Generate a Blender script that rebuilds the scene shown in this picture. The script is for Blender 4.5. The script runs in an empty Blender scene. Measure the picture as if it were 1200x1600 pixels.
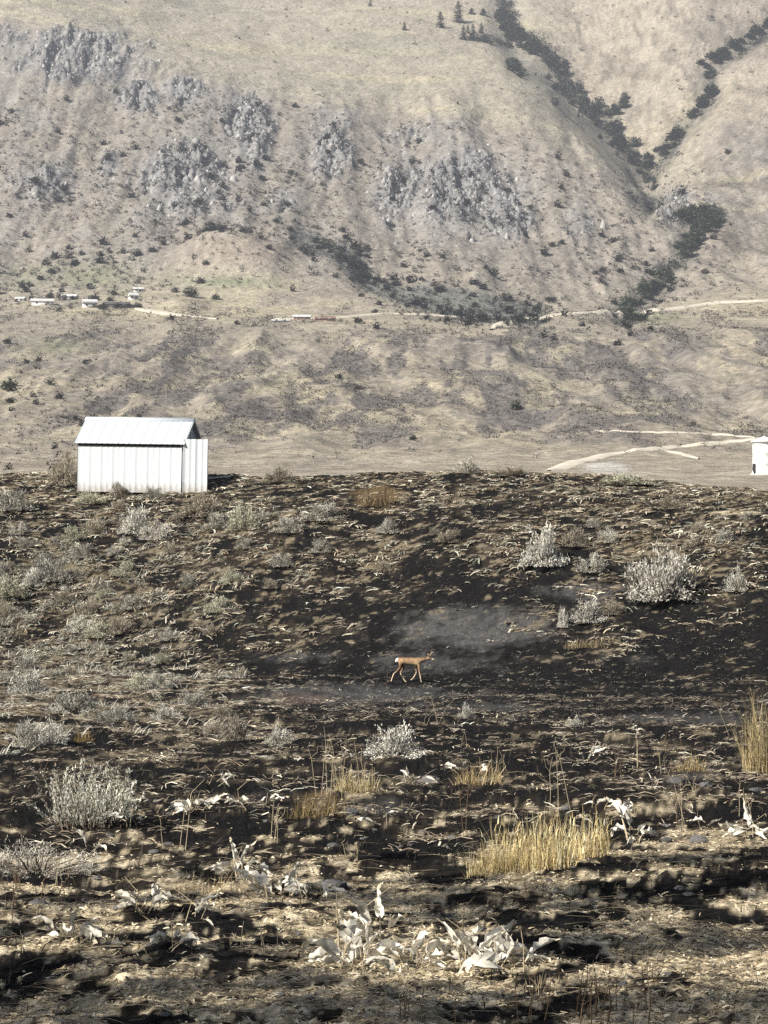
import bpy, bmesh, math, random
import numpy as np
from mathutils import Vector, Matrix, Euler

# ------------------------------------------------------------------ camera, sky, sun, exposure
SC = bpy.context.scene
COL = SC.collection
random.seed(7)
RNG = np.random.default_rng(7)
F = 77.0 / 36.0 * 1600.0          # focal length in photo pixels
YH = 760.0                        # eye-level row of the photograph

cam_d = bpy.data.cameras.new('camera')
cam_d.sensor_fit = 'VERTICAL'
cam_d.sensor_height = 36.0
cam_d.sensor_width = 27.0
cam_d.lens = 77.0
cam_d.shift_y = -(800.0 - YH) / 1600.0
cam_d.clip_start = 0.5
cam_d.clip_end = 12000.0
cam = bpy.data.objects.new('camera', cam_d)
cam.rotation_euler = (math.radians(90), 0, 0)
COL.objects.link(cam)
SC.camera = cam

SUN_EL = math.radians(40.0)
SUN_AZ = Vector((-0.80, -0.60, 0)).normalized()
SUN = Vector((SUN_AZ.x * math.cos(SUN_EL), SUN_AZ.y * math.cos(SUN_EL), math.sin(SUN_EL)))
w = bpy.data.worlds.new('World')
SC.world = w
w.use_nodes = True
nt = w.node_tree
sky = nt.nodes.new('ShaderNodeTexSky')
sky.sky_type = 'NISHITA'
sky.sun_disc = False
sky.sun_elevation = SUN_EL
sky.sun_rotation = math.atan2(SUN_AZ.x, SUN_AZ.y)
sky.altitude = 400
sky.dust_density = 2.0
bgn = nt.nodes['Background']
bgn.inputs['Strength'].default_value = 0.05
nt.links.new(sky.outputs[0], bgn.inputs[0])

sun_d = bpy.data.lights.new('sun', 'SUN')
sun_d.energy = 5.0
sun_d.angle = math.radians(0.53)
sun_d.color = (1.0, 0.955, 0.88)
sun = bpy.data.objects.new('sun', sun_d)
sun.rotation_euler = SUN.to_track_quat('Z', 'Y').to_euler()
sun.location = (-60, -40, 80)
COL.objects.link(sun)

SC.view_settings.view_transform = 'Standard'
SC.view_settings.look = 'None'
SC.view_settings.exposure = 0.82
SC.view_settings.gamma = 1.0
SC.view_settings.use_curve_mapping = False
SC.cycles.max_bounces = 4
SC.cycles.diffuse_bounces = 2
SC.cycles.transparent_max_bounces = 4
SC.cycles.volume_bounces = 0
SC.cycles.use_denoising = False
SC.cycles.denoiser = 'OPENIMAGEDENOISE'
SC.cycles.denoising_input_passes = 'RGB_ALBEDO_NORMAL'
SC.cycles.denoising_prefilter = 'ACCURATE'

# ------------------------------------------------------------------ helpers
def hash3(ix, iy, iz):
    h = (ix.astype(np.int64) * 374761393 + iy.astype(np.int64) * 668265263 + iz.astype(np.int64) * 2147483647) & 0xFFFFFFFF
    h = ((h ^ (h >> 13)) * 1274126177) & 0xFFFFFFFF
    h = ((h ^ (h >> 15)) * 2246822519) & 0xFFFFFFFF
    return ((h ^ (h >> 16)) & 0xFFFF) / 65535.0

def vnoise(x, y, seed=0):
    """value noise in -1..1"""
    x = np.asarray(x, float); y = np.asarray(y, float)
    ix = np.floor(x); iy = np.floor(y)
    fx = x - ix; fy = y - iy
    fx = fx * fx * fx * (fx * (fx * 6 - 15) + 10); fy = fy * fy * fy * (fy * (fy * 6 - 15) + 10)
    s = np.full_like(ix, seed)
    a = hash3(ix, iy, s); b = hash3(ix + 1, iy, s); c = hash3(ix, iy + 1, s); d = hash3(ix + 1, iy + 1, s)
    return ((a * (1 - fx) + b * fx) * (1 - fy) + (c * (1 - fx) + d * fx) * fy) * 2 - 1

def fbm(x, y, oct=4, seed=0, gain=0.5):
    t = 0; a = 1.0; n = 0
    for o in range(oct):
        ca, sa = math.cos(o * 1.1), math.sin(o * 1.1)
        t = t + a * vnoise((x * ca - y * sa) * 2 ** o + 17.3 * o, (x * sa + y * ca) * 2 ** o - 9.1 * o, seed + o * 13)
        n += a; a *= gain
    return t / n

def sstep(a, b, x):
    t = np.clip((x - a) / (b - a), 0, 1)
    return t * t * (3 - 2 * t)

def smooth_ax(A, k, axis):
    """box-ish gaussian smoothing with edge extrapolation"""
    if k < 1: return A
    ker = np.exp(-0.5 * (np.arange(-3 * k, 3 * k + 1) / k) ** 2); ker /= ker.sum()
    A = np.moveaxis(A, axis, -1)
    n = 3 * k
    lo = 2 * A[..., :1] - A[..., n:0:-1]; hi = 2 * A[..., -1:] - A[..., -2:-n - 2:-1]
    P = np.concatenate([lo, A, hi], -1)
    out = np.zeros_like(A)
    for i, kv in enumerate(ker):
        out += kv * P[..., i:i + A.shape[-1]]
    return np.moveaxis(out, -1, axis)

def mesh_np(name, V, Q, col=None, smooth=False, tri=False):
    """mesh from arrays: V (n,3), Q (m,4) or (m,3)"""
    V = np.ascontiguousarray(V, np.float32); Q = np.ascontiguousarray(Q, np.int32)
    k = Q.shape[1]
    me = bpy.data.meshes.new(name)
    me.vertices.add(len(V)); me.vertices.foreach_set('co', V.ravel())
    me.loops.add(Q.size); me.loops.foreach_set('vertex_index', Q.ravel())
    me.polygons.add(len(Q))
    me.polygons.foreach_set('loop_start', np.arange(0, Q.size, k, dtype=np.int32))
    me.polygons.foreach_set('loop_total', np.full(len(Q), k, np.int32))
    if smooth:
        me.polygons.foreach_set('use_smooth', np.ones(len(Q), bool))
    if col is not None:
        a = me.color_attributes.new('Col', 'FLOAT_COLOR', 'POINT')
        c = np.ones((len(V), 4), np.float32); c[:, :3] = col
        a.data.foreach_set('color', c.ravel())
    me.update(calc_edges=True)
    return me

def link(name, data, mat=None, parent=None):
    o = bpy.data.objects.new(name, data)
    COL.objects.link(o)
    if mat is not None and data is not None and len(data.materials) == 0:
        data.materials.append(mat)
    if parent is not None: o.parent = parent
    return o

def tag(o, label=None, cat=None, group=None, kind=None):
    if label: o['label'] = label
    if cat: o['category'] = cat
    if group: o['group'] = group
    if kind: o['kind'] = kind
    return o

def empty(name, loc=(0, 0, 0), rz=0.0, scale=1.0):
    o = bpy.data.objects.new(name, None)
    COL.objects.link(o)
    o.empty_display_size = 0.1
    o.location = loc; o.rotation_euler = (0, 0, rz)
    o.scale = (scale,) * 3 if not hasattr(scale, '__len__') else scale
    return o

# materials ---------------------------------------------------------
def new_mat(name, rough=0.9, spec=0.15):
    m = bpy.data.materials.new(name); m.use_nodes = True
    b = m.node_tree.nodes['Principled BSDF']
    b.inputs['Roughness'].default_value = rough
    b.inputs['Specular IOR Level'].default_value = spec
    return m, m.node_tree, b

def mat_plain(name, color, rough=0.85, spec=0.2, var=0.15, scale=8.0, bump=0.0, obj_var=0.0, dark=None):
    """colour with a procedural noise variation (and optional per-object variation)"""
    m, t, b = new_mat(name, rough, spec)
    tc = t.nodes.new('ShaderNodeTexCoord')
    n = t.nodes.new('ShaderNodeTexNoise'); n.inputs['Scale'].default_value = scale; n.inputs['Detail'].default_value = 5
    t.links.new(tc.outputs['Object'], n.inputs['Vector'])
    r = t.nodes.new('ShaderNodeValToRGB')
    c = Vector(color)
    lo = Vector(dark) if dark else c * (1 - var)
    hi = c * (1 + var)
    r.color_ramp.elements[0].position = 0.3; r.color_ramp.elements[1].position = 0.7
    r.color_ramp.elements[0].color = (*lo, 1); r.color_ramp.elements[1].color = (*[min(1, v) for v in hi], 1)
    t.links.new(n.outputs['Fac'], r.inputs[0])
    out = r.outputs[0]
    if obj_var:
        oi = t.nodes.new('ShaderNodeObjectInfo')
        mr = t.nodes.new('ShaderNodeMapRange')
        mr.inputs[3].default_value = 1 - obj_var; mr.inputs[4].default_value = 1 + obj_var
        t.links.new(oi.outputs['Random'], mr.inputs[0])
        mx = t.nodes.new('ShaderNodeVectorMath'); mx.operation = 'SCALE'
        t.links.new(out, mx.inputs[0]); t.links.new(mr.outputs[0], mx.inputs['Scale'])
        out = mx.outputs[0]
    t.links.new(out, b.inputs['Base Color'])
    if bump:
        bp = t.nodes.new('ShaderNodeBump'); bp.inputs['Strength'].default_value = bump; bp.inputs['Distance'].default_value = 0.02
        t.links.new(n.outputs['Fac'], bp.inputs['Height']); t.links.new(bp.outputs[0], b.inputs['Normal'])
    return m

def mat_attr(name, rough=0.9, spec=0.1, scale=5.0, var=0.25, bump=0.0, bdist=0.05, scale2=None, transl=0.0, obj_var=0.0):
    """colour attribute 'Col' times procedural noise"""
    m, t, b = new_mat(name, rough, spec)
    at = t.nodes.new('ShaderNodeAttribute'); at.attribute_name = 'Col'
    tc = t.nodes.new('ShaderNodeTexCoord')
    n = t.nodes.new('ShaderNodeTexNoise'); n.inputs['Scale'].default_value = scale; n.inputs['Detail'].default_value = 6
    n.inputs['Roughness'].default_value = 0.65
    t.links.new(tc.outputs['Object'], n.inputs['Vector'])
    mr = t.nodes.new('ShaderNodeMapRange')
    mr.inputs[1].default_value = 0.3; mr.inputs[2].default_value = 0.7
    mr.inputs[3].default_value = 1 - var; mr.inputs[4].default_value = 1 + var
    t.links.new(n.outputs['Fac'], mr.inputs[0])
    fac = mr.outputs[0]
    if obj_var:
        oi = t.nodes.new('ShaderNodeObjectInfo')
        m2 = t.nodes.new('ShaderNodeMapRange'); m2.inputs[3].default_value = 1 - obj_var; m2.inputs[4].default_value = 1 + obj_var
        t.links.new(oi.outputs['Random'], m2.inputs[0])
        mm = t.nodes.new('ShaderNodeMath'); mm.operation = 'MULTIPLY'
        t.links.new(fac, mm.inputs[0]); t.links.new(m2.outputs[0], mm.inputs[1]); fac = mm.outputs[0]
    mx = t.nodes.new('ShaderNodeVectorMath'); mx.operation = 'SCALE'
    t.links.new(at.outputs['Color'], mx.inputs[0]); t.links.new(fac, mx.inputs['Scale'])
    t.links.new(mx.outputs[0], b.inputs['Base Color'])
    if bump:
        bp = t.nodes.new('ShaderNodeBump'); bp.inputs['Strength'].default_value = bump; bp.inputs['Distance'].default_value = bdist
        t.links.new(n.outputs['Fac'], bp.inputs['Height']); t.links.new(bp.outputs[0], b.inputs['Normal'])
    if transl:
        tr = t.nodes.new('ShaderNodeBsdfTranslucent'); t.links.new(mx.outputs[0], tr.inputs[0])
        ms = t.nodes.new('ShaderNodeMixShader'); ms.inputs[0].default_value = transl
        t.links.new(b.outputs[0], ms.inputs[1]); t.links.new(tr.outputs[0], ms.inputs[2])
        t.links.new(ms.outputs[0], t.nodes['Material Output'].inputs[0])
    return m

M = {
    'near': mat_attr('burnt_ground', 0.95, 0.03, 14.0, 0.45, 1.0, 0.05),
    'far': mat_attr('dry_hillside', 0.95, 0.03, 0.22, 0.3, 1.0, 3.0),
    'stuff': mat_attr('dry_plant_litter', 0.9, 0.1, 6.0, 0.2, transl=0.15),
    'leaf': mat_attr('sage_leaf', 0.9, 0.08, 4.0, 0.25, transl=0.10, obj_var=0.18),
    'bush': mat_attr('far_bush_leaf', 0.95, 0.03, 0.4, 0.2, obj_var=0.2),
    'wood': mat_plain('grey_bark', (0.13, 0.105, 0.08), scale=14, var=0.4),
    'white': mat_plain('white_painted_metal', (0.56, 0.59, 0.60), 0.5, 0.3, 0.05, 1.3, obj_var=0.04),
    'roofw': mat_plain('white_metal_roof', (0.45, 0.49, 0.51), 0.6, 0.2, 0.03, 1.1),
    'dark': mat_plain('dark_parts_and_shade', (0.03, 0.03, 0.03)),  # dark small parts, and painted shade at the shed eave and doorway
    'tank': mat_plain('white_tank_paint', (0.70, 0.70, 0.69), 0.5, 0.3, 0.03, 0.6),
    'board': mat_plain('weathered_white_board', (0.66, 0.62, 0.54), var=0.12, scale=5),
    'rock': mat_attr('far_rock', 0.95, 0.05, 0.25, 0.2, 0.6, 1.5),
    'stone': mat_plain('grey_stone', (0.10, 0.096, 0.092), var=0.35, scale=9, bump=0.6, obj_var=0.3),
    'road': mat_plain('pale_dirt_road', (0.52, 0.47, 0.38), var=0.22, scale=0.35),
    'hwall': mat_plain('pale_house_wall', (0.62, 0.60, 0.57), var=0.06, scale=0.3),
    'hroof': mat_plain('white_house_roof', (0.60, 0.59, 0.57), 0.5, 0.3, 0.05, 0.3),
    'hroofd': mat_plain('dark_house_roof', (0.09, 0.085, 0.08), var=0.2, scale=0.3),
    'hred': mat_plain('brown_red_wall', (0.2, 0.12, 0.09), var=0.2, scale=0.3),
    'glass': mat_plain('window_glass', (0.05, 0.06, 0.07), 0.1, 0.5, 0.1),
    'deer': mat_attr('deer_coat', 0.9, 0.05, 14.0, 0.4),
    'antler': mat_plain('antler_bone', (0.42, 0.33, 0.22), var=0.2, scale=20),
}

def weather(m, h, amount):
    """splashed soil on the lowest part of each sheet"""
    t = m.node_tree; b = t.nodes['Principled BSDF']
    src = b.inputs['Base Color'].links[0].from_socket
    tc = t.nodes.new('ShaderNodeTexCoord'); sp = t.nodes.new('ShaderNodeSeparateXYZ'); t.links.new(tc.outputs['Object'], sp.inputs[0])
    oi = t.nodes.new('ShaderNodeObjectInfo')
    ad = t.nodes.new('ShaderNodeVectorMath'); ad.operation = 'ADD'; t.links.new(tc.outputs['Object'], ad.inputs[0]); t.links.new(oi.outputs['Location'], ad.inputs[1])
    n = t.nodes.new('ShaderNodeTexNoise'); n.inputs['Scale'].default_value = 5.0; n.inputs['Detail'].default_value = 6; t.links.new(ad.outputs[0], n.inputs['Vector'])
    mr = t.nodes.new('ShaderNodeMapRange'); mr.inputs[1].default_value = h; mr.inputs[2].default_value = 0.0; mr.inputs[3].default_value = 0.0; mr.inputs[4].default_value = 1.0
    t.links.new(sp.outputs[2], mr.inputs[0])
    mu = t.nodes.new('ShaderNodeMath'); mu.operation = 'MULTIPLY'; t.links.new(mr.outputs[0], mu.inputs[0]); t.links.new(n.outputs['Fac'], mu.inputs[1])
    m3 = t.nodes.new('ShaderNodeMath'); m3.operation = 'MULTIPLY'; m3.inputs[1].default_value = amount; t.links.new(mu.outputs[0], m3.inputs[0])
    mx = t.nodes.new('ShaderNodeMix'); mx.data_type = 'RGBA'; mx.inputs[7].default_value = (0.20, 0.15, 0.10, 1)
    t.links.new(m3.outputs[0], mx.inputs[0]); t.links.new(src, mx.inputs[6]); t.links.new(mx.outputs[2], b.inputs['Base Color'])
M['white'].node_tree.nodes['Noise Texture'].inputs['Scale'].default_value = 2.2
weather(M['white'], 0.5, 1.3)

def blend(base, colr, wgt):
    wgt = np.clip(wgt, 0, 1)[..., None]
    return base * (1 - wgt) + np.asarray(colr) * wgt

# ------------------------------------------------------------------ terrain sheets: knots per viewing bearing
class Sheet:
    """terrain over (bearing, distance): knots give distance and height angle, then real relief is added in metres"""
    def __init__(s, us, knots, ugrid, nt, ku, kt, tdist=None):
        us = np.array(us, float)
        rows = np.array([[k[0] for k in kk] for kk in knots], float)
        dist = np.log(np.array([[k[1] for k in kk] for kk in knots], float))
        s.u = np.array(ugrid, float)
        R = np.stack([np.interp(s.u, us, rows[:, j]) for j in range(rows.shape[1])], 1)
        L = np.stack([np.interp(s.u, us, dist[:, j]) for j in range(rows.shape[1])], 1)
        R = smooth_ax(R, ku, 0); L = smooth_ax(L, ku, 0)
        tk = np.arange(rows.shape[1], dtype=float)
        t = np.interp(np.linspace(0, 1, nt), np.linspace(0, 1, len(tdist)), tdist) if tdist is not None else np.linspace(0, tk[-1], nt)
        R = np.stack([np.interp(t, tk, R[i]) for i in range(len(s.u))]); L = np.stack([np.interp(t, tk, L[i]) for i in range(len(s.u))])
        R = smooth_ax(R, kt, 1); L = smooth_ax(L, kt, 1)
        s.row0 = R; s.D = np.exp(L)
        s.U = np.repeat(s.u[:, None], nt, 1)
        s.X = (s.U - 600) / F * s.D; s.Y = s.D.copy(); s.Z = (YH - R) / F * s.D
    def finish(s):
        s.P = np.stack([s.X, s.Y, s.Z], -1)
        s.row = YH - F * s.Z / s.Y
        s.vis = np.minimum.accumulate(s.row, 1)
    def faces(s):
        nu, nt = s.X.shape
        i = np.arange(nu * nt).reshape(nu, nt)
        return np.stack([i[:-1, :-1], i[1:, :-1], i[1:, 1:], i[:-1, 1:]], -1).reshape(-1, 4)
    def ij(s, u, row):
        fi = np.interp(u, s.u, np.arange(len(s.u)))
        i0 = min(int(fi), len(s.u) - 2); a = fi - i0
        prof = s.vis[i0] * (1 - a) + s.vis[i0 + 1] * a
        fj = np.interp(-row, -prof, np.arange(len(prof)))
        return fi, fj
    def at_ij(s, fi, fj):
        fi = np.clip(fi, 0, s.X.shape[0] - 1.001); fj = np.clip(fj, 0, s.X.shape[1] - 1.001)
        i = np.floor(fi).astype(int); j = np.floor(fj).astype(int)
        a = (fi - i)[..., None]; b = (fj - j)[..., None]
        P = s.P
        return (P[i, j] * (1 - a) + P[i + 1, j] * a) * (1 - b) + (P[i, j + 1] * (1 - a) + P[i + 1, j + 1] * a) * b
    def at(s, u, row):
        """the ground point seen on this bearing"""
        fi, fj = s.ij(u, row)
        return Vector(s.at_ij(np.array(fi), np.array(fj)))
    def slope(s, u, row):
        fi, fj = s.ij(u, row)
        a = Vector(s.at_ij(np.array(fi), np.array(fj - 2.0))); b = Vector(s.at_ij(np.array(fi), np.array(fj + 2.0)))
        return (b - a)
    def sample(s, n, density):
        """n random points, probability = cell area x density"""
        P = s.P
        e1 = P[1:, :-1] - P[:-1, :-1]; e2 = P[:-1, 1:] - P[:-1, :-1]
        A = np.linalg.norm(np.cross(e1, e2), axis=-1) * density[:-1, :-1]
        c = np.cumsum(A.ravel()); r = RNG.random(n) * c[-1]
        k = np.searchsorted(c, r)
        k = np.minimum(k, A.size - 1)
        i, j = np.unravel_index(k, A.shape)
        fi = i + RNG.random(n); fj = j + RNG.random(n)
        return s.at_ij(fi, fj), i, j

def bump2(U, R, u, r, su, sr):
    return np.exp(-((U - u) / su) ** 2 - ((R - r) / sr) ** 2)

def seg_dist(U, R, pts, aspect=1.0):
    """distance in the (bearing,row) chart to a polyline"""
    d = np.full(U.shape, 1e9)
    for (x0, y0), (x1, y1) in zip(pts[:-1], pts[1:]):
        dx, dy = x1 - x0, (y1 - y0) * aspect
        t = np.clip(((U - x0) * dx + (R - y0) * aspect * dy) / (dx * dx + dy * dy + 1e-9), 0, 1)
        d = np.minimum(d, np.hypot(U - x0 - t * dx, (R - y0) * aspect - t * dy))
    return d

# near ground: burnt flat, swale with the deer, rising bank up to the crest
ug = np.concatenate([np.linspace(-1600, -70, 28)[:-1], np.linspace(-70, 1270, 520), np.linspace(1270, 2800, 28)[1:]])
near_u = [-1600, 0, 120, 300, 480, 600, 730, 850, 950, 1050, 1120, 1200, 1500, 2800]
crest = [748, 742, 741, 743, 741, 739, 735, 739, 745, 757, 764, 773, 786, 800]
cdist = [112, 106, 106, 104, 101, 100, 98, 97, 96, 95, 94, 93, 92, 95]
nk = []
for u, cr, cd in zip(near_u, crest, cdist):
    k = cd / 102.0
    nk.append([(4200, 2.6), (2200, 6.6), (1720, 10.4), (1600, 12.1), (1500, 14.2), (1400, 17.6), (1310, 22.5), (1230, 29.5), (1160, 40),
               (1110, 53), (1083, 66), (1060, 76 * k), (1000, 80.5 * k), (900, 86 * k), (820, 91 * k), (770, 96.5 * k), (cr, cd), (cr + 12, cd + 7), (cr + 95, cd + 22), (cr + 190, cd + 60)])
NEAR = Sheet(near_u, nk, ug, 640, 3, 9, tdist=[0, 1.4, 2.2, 3.2, 5, 7, 9, 10.5, 11.5, 12.4, 13.3, 14.4, 15.6, 16.6, 19])
X, Y = NEAR.X, NEAR.Y
far_fade = 1 - 0.0 * X
NEAR.Z += 0.16 * fbm(X / 3.2, Y / 3.2, 4, 3) + 0.30 * fbm(X / 11, Y / 9, 3, 5) * sstep(20, 45, Y)
near_w = 1 - sstep(24, 55, Y)
rough = fbm(X / 0.55, Y / 0.55, 4, 11, 0.6)
NEAR.Z += (0.055 + 0.05 * (1 - near_w)) * rough
NEAR.Z += near_w * (0.030 * np.abs(fbm(X / 0.16, Y / 0.2, 3, 21, 0.6)) + 0.02 * fbm(X / 0.07, Y / 0.09, 2, 31))
NEAR.finish()

# far hills -----------------------------------------------------------
ugf = np.concatenate([np.linspace(-1500, -60, 24)[:-1], np.linspace(-60, 1260, 560), np.linspace(1260, 2700, 24)[1:]])
fu = [-1500, -100, 0, 100, 200, 300, 400, 500, 600, 700, 800, 850, 900, 950, 1000, 1040, 1080, 1130, 1200, 1300, 1500, 2700]
brow = [20, 25, 35, 55, 92, 122, 150, 166, 178, 188, 206, 226, 250, 276, 306, 330, 352, 372, 385, 390, 390, 390]
bD = [2250, 2250, 2240, 2220, 2190, 2160, 2130, 2110, 2090, 2060, 2010, 1985, 1955, 1920, 1880, 1850, 1820, 1800, 1790, 1790, 1800, 1800]
rav = [-30, -25, -20, -10, 5, 18, 26, 34, 40, 42, 50, 90, 150, 215, 268, 285, 262, 215, 190, 170, 140, 100]
rD = [2420, 2420, 2430, 2460, 2500, 2540, 2570, 2600, 2620, 2630, 2620, 2560, 2480, 2380, 2290, 2230, 2220, 2240, 2260, 2300, 2350, 2400]
fk = []
for i, u in enumerate(fu):
    rt = max(0.0, (u - 880) / 320.0) if u > 880 else 0
    rt = min(rt, 1.0)
    base = np.interp(u, [-100, 0, 200, 400, 560, 700, 850, 960, 1050, 1200], [452, 455, 440, 425, 440, 462, 470, 478, 462, 440])
    top = min(rav[i] - 90, -60)
    fk.append([(860, 128), (800, 170), (768, 235), (745, 330), (725, 450), (690, 600), (640, 760), (580, 950), (530, 1120), (500, 1270), (487, 1400),
               (base, 1570), ((base + brow[i]) / 2, (1570 + bD[i]) / 2 + 25), (brow[i], bD[i]), (rav[i], rD[i]), (top, rD[i] + 520), (top - 120, rD[i] + 1100)])
FAR = Sheet(fu, fk, ugf, 640, 5, 12, tdist=[0, 2, 3.5, 5, 6.5, 8, 9.2, 10.4, 11.4, 12.2, 13, 13.8, 14.6, 16])
X, Y, U, R = FAR.X, FAR.Y, FAR.U, FAR.row0
low = sstep(330, 700, Y) * (1 - sstep(1050, 1260, Y))           # hummocky lower hills
face = sstep(1480, 1640, Y) * (1 - sstep(2050, 2350, Y))
hum = fbm(X / 24, Y / 130, 4, 41, 0.5)
ridg = 1 - np.abs(fbm(X / 40 + 3, Y / 170, 3, 43)) * 2
FAR.Z += low * (6.0 * hum + 6.0 * ridg + 1.3 * fbm(X / 7, Y / 30, 3, 47, 0.6)) * np.interp(Y, [330, 1300], [0.5, 0.85])
FAR.Z += (1 - low) * 1.2 * fbm(X / 40, Y / 60, 3, 45) * sstep(160, 400, Y)
# gullied face: ribs that run downhill
rib = fbm(X / 52 + 0.25 * fbm(X / 90, Y / 200, 2, 50), Y / 420, 4, 51, 0.55)
FAR.Z += face * (13 * rib + 2.2 * fbm(X / 14, Y / 26, 4, 53, 0.6))
FAR.Z += sstep(2150, 2400, Y) * 12 * fbm(X / 160, Y / 260, 4, 57)
# low knoll with the lone hillock in front of the face, rise under the outbuildings
FAR.Z += 22 * bump2(U, R, 370, 418, 95, 26) + 5 * bump2(U, R, 285, 480, 34, 12)
# cliffs: broken rock, vertical ribs
CL = [(120, 95, 105, 42, 1.0), (20, 65, 45, 30, .6), (215, 150, 40, 30, .8), (285, 145, 45, 28, .8), (390, 205, 34, 60, 1.0), (290, 290, 75, 55, .9), (170, 260, 20, 45, .6), (515, 240, 35, 55, .8),
      (620, 290, 42, 55, .8), (740, 300, 85, 62, 1.0), (700, 330, 80, 45, .8), (790, 345, 45, 34, .9), (70, 285, 60, 40, .5), (905, 345, 36, 30, .6), (665, 205, 80, 26, .4), (1055, 320, 30, 28, .7), (440, 320, 26, 26, .5)]
cliff = np.zeros_like(U)
for (cu, crw, su, sr, am) in CL:
    cliff = np.maximum(cliff, am * bump2(U, R, cu, crw, su, sr))
cn = fbm(X / 26, Y / 70, 4, 61, 0.6)
cliff0 = cliff.copy()
cliff = sstep(0.15, 0.8, cliff + 0.55 * cn) * sstep(0.06, 0.25, cliff0)
FAR.Z += cliff * (7 * (1 - np.abs(fbm(X / 17, Y / 80, 4, 63, 0.6)) * 2.4) + 5 * np.round(2.5 * fbm(X / 9, Y / 20, 3, 65)) / 2.5)
# ravines
RAV_A = [(785, -20), (795, 40), (815, 95), (870, 120), (900, 165), (955, 215), (1000, 262), (1022, 292)]
RAV_B = [(1230, 20), (1180, 50), (1105, 95), (1115, 135), (1075, 180), (1040, 232), (1005, 255)]
RAV_C = [(1025, 295), (1040, 330), (1080, 345), (1072, 395), (1010, 455), (975, 482)]
RAV_D = [(470, 370), (510, 385), (550, 405), (575, 430), (640, 455), (740, 478), (840, 485)]
dA, dB, dC, dD = (seg_dist(U, R, p) for p in (RAV_A, RAV_B, RAV_C, RAV_D))
FAR.Z -= 13 * np.exp(-(dA / 26) ** 2) + 13 * np.exp(-(dB / 22) ** 2) + 8 * np.exp(-(dC / 22) ** 2) + 5 * np.exp(-(dD / 22) ** 2)
FAR.finish()

# ground cover colours (straw, dry scrub, rock, green), plus crevice shade painted on the cliffs
STRAW = (0.43, 0.375, 0.275); MAUVE = (0.272, 0.243, 0.210); ROCK = (0.20, 0.198, 0.205); PALE = (0.385, 0.345, 0.272); TAN = (0.345, 0.305, 0.245); GREEN = (0.10, 0.115, 0.075)
R = FAR.row; 
C = np.zeros(U.shape + (3,)) + np.array(TAN)
n1 = fbm(X / 120, Y / 170, 5, 71, 0.6); n2 = fbm(X / 34, Y / 60, 5, 73, 0.6); n3 = fbm(X / 300, Y / 300, 3, 75)
n4 = fbm(X / 14, Y / 30, 4, 77, 0.65)
C = blend(C, MAUVE, low * sstep(-0.05, 0.35, -n1 + 0.25 * n2 + 0.1) * 0.9)
C = blend(C, STRAW, low * sstep(0.0, 0.4, fbm(X / 60, Y / 170, 4, 72) + 0.3 * n2) * 0.7)
n5 = fbm(X / 15, Y / 115, 4, 74, 0.55)
C = blend(C, (0.155, 0.142, 0.135), low * sstep(0.06, 0.20, n5 + 0.22 * hum + 0.25 * n4 - 0.04) * 0.85)      # dark scrub patches
C = blend(C, (0.47, 0.42, 0.30), low * sstep(0.18, 0.40, fbm(X / 14, Y / 60, 4, 76, 0.6)) * 0.6)
C = blend(C, (0.20, 0.185, 0.17), low * sstep(0.2, 0.34, fbm(X / 6, Y / 14, 3, 78, 0.6)) * 0.55)
bench = np.exp(-((Y - 1380) / 130) ** 2)
C = blend(C, (0.46, 0.41, 0.285), bench * sstep(-0.25, 0.25, n2 + n1) * 0.8)
C = blend(C, MAUVE, face * sstep(-0.35, 0.15, n3 * 0.5 + 0.5 * n2 + 0.12) * 0.75)
C = blend(C, (0.25, 0.24, 0.225), face * sstep(0.05, 0.4, rib * 0.6 + 0.5 * n4) * 0.55)
C = blend(C, STRAW, face * sstep(0.12, 0.5, n1 + 0.2 * n2) * 0.4 * sstep(200, 420, R))
up = sstep(-8, 22, np.interp(U, fu, brow) - R)
C = blend(C, PALE, up * (U < 1100) * 0.85)
C = blend(C, (0.31, 0.295, 0.23), up * sstep(-0.1, 0.45, fbm(X / 200, Y / 90, 4, 79)) * 0.6 * (U < 1000))
C = blend(C, (0.47, 0.42, 0.29), up * sstep(0.15, 0.5, fbm(X / 170, Y / 40, 4, 83)) * 0.6)
right = sstep(700, 1000, U + 1.05 * (R - 100)) * sstep(2200, 2300, Y)
C = blend(C, (0.36, 0.315, 0.255), sstep(2260, 2420, Y) * sstep(840, 900, U + (60 - R) * 0.0) * 0.8)
C = blend(C, STRAW, sstep(2200, 2330, Y) * (U > 850) * sstep(0.05, 0.5, n1 + 0.2 * n2) * 0.6)
C = blend(C, MAUVE, (sstep(1600, 1700, Y)) * sstep(1050, 1110, U) * sstep(0.0, 0.4, -n1 + 0.2 * n2) * 0.5)
C = blend(C, (0.285, 0.275, 0.262), sstep(0.05, 0.6, cliff0 + 0.2 * n2) * 0.6)
C = blend(C, ROCK, cliff * 0.6)
C = blend(C, (0.40, 0.395, 0.385), cliff * sstep(0.2, 0.45, fbm(X / 9, Y / 50, 4, 87, 0.65)) * 0.8)
C = blend(C, (0.11, 0.11, 0.112), cliff * sstep(0.12, 0.34, fbm(X / 12, Y / 36, 4, 89, 0.65)) * 0.75)  # dark blotches paint shade into the cliff crevices
for d, wd in ((dA, 26), (dB, 17), (dC, 28)):
    C = blend(C, (0.18, 0.17, 0.145), np.exp(-(d / (wd * .8)) ** 2) * (0.65 + 0.8 * n2))
C = blend(C, (0.16, 0.165, 0.15), sstep(0.35, 0.75, np.exp(-(dD / 24) ** 2) + 0.3 * n2) * 0.85)
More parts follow.
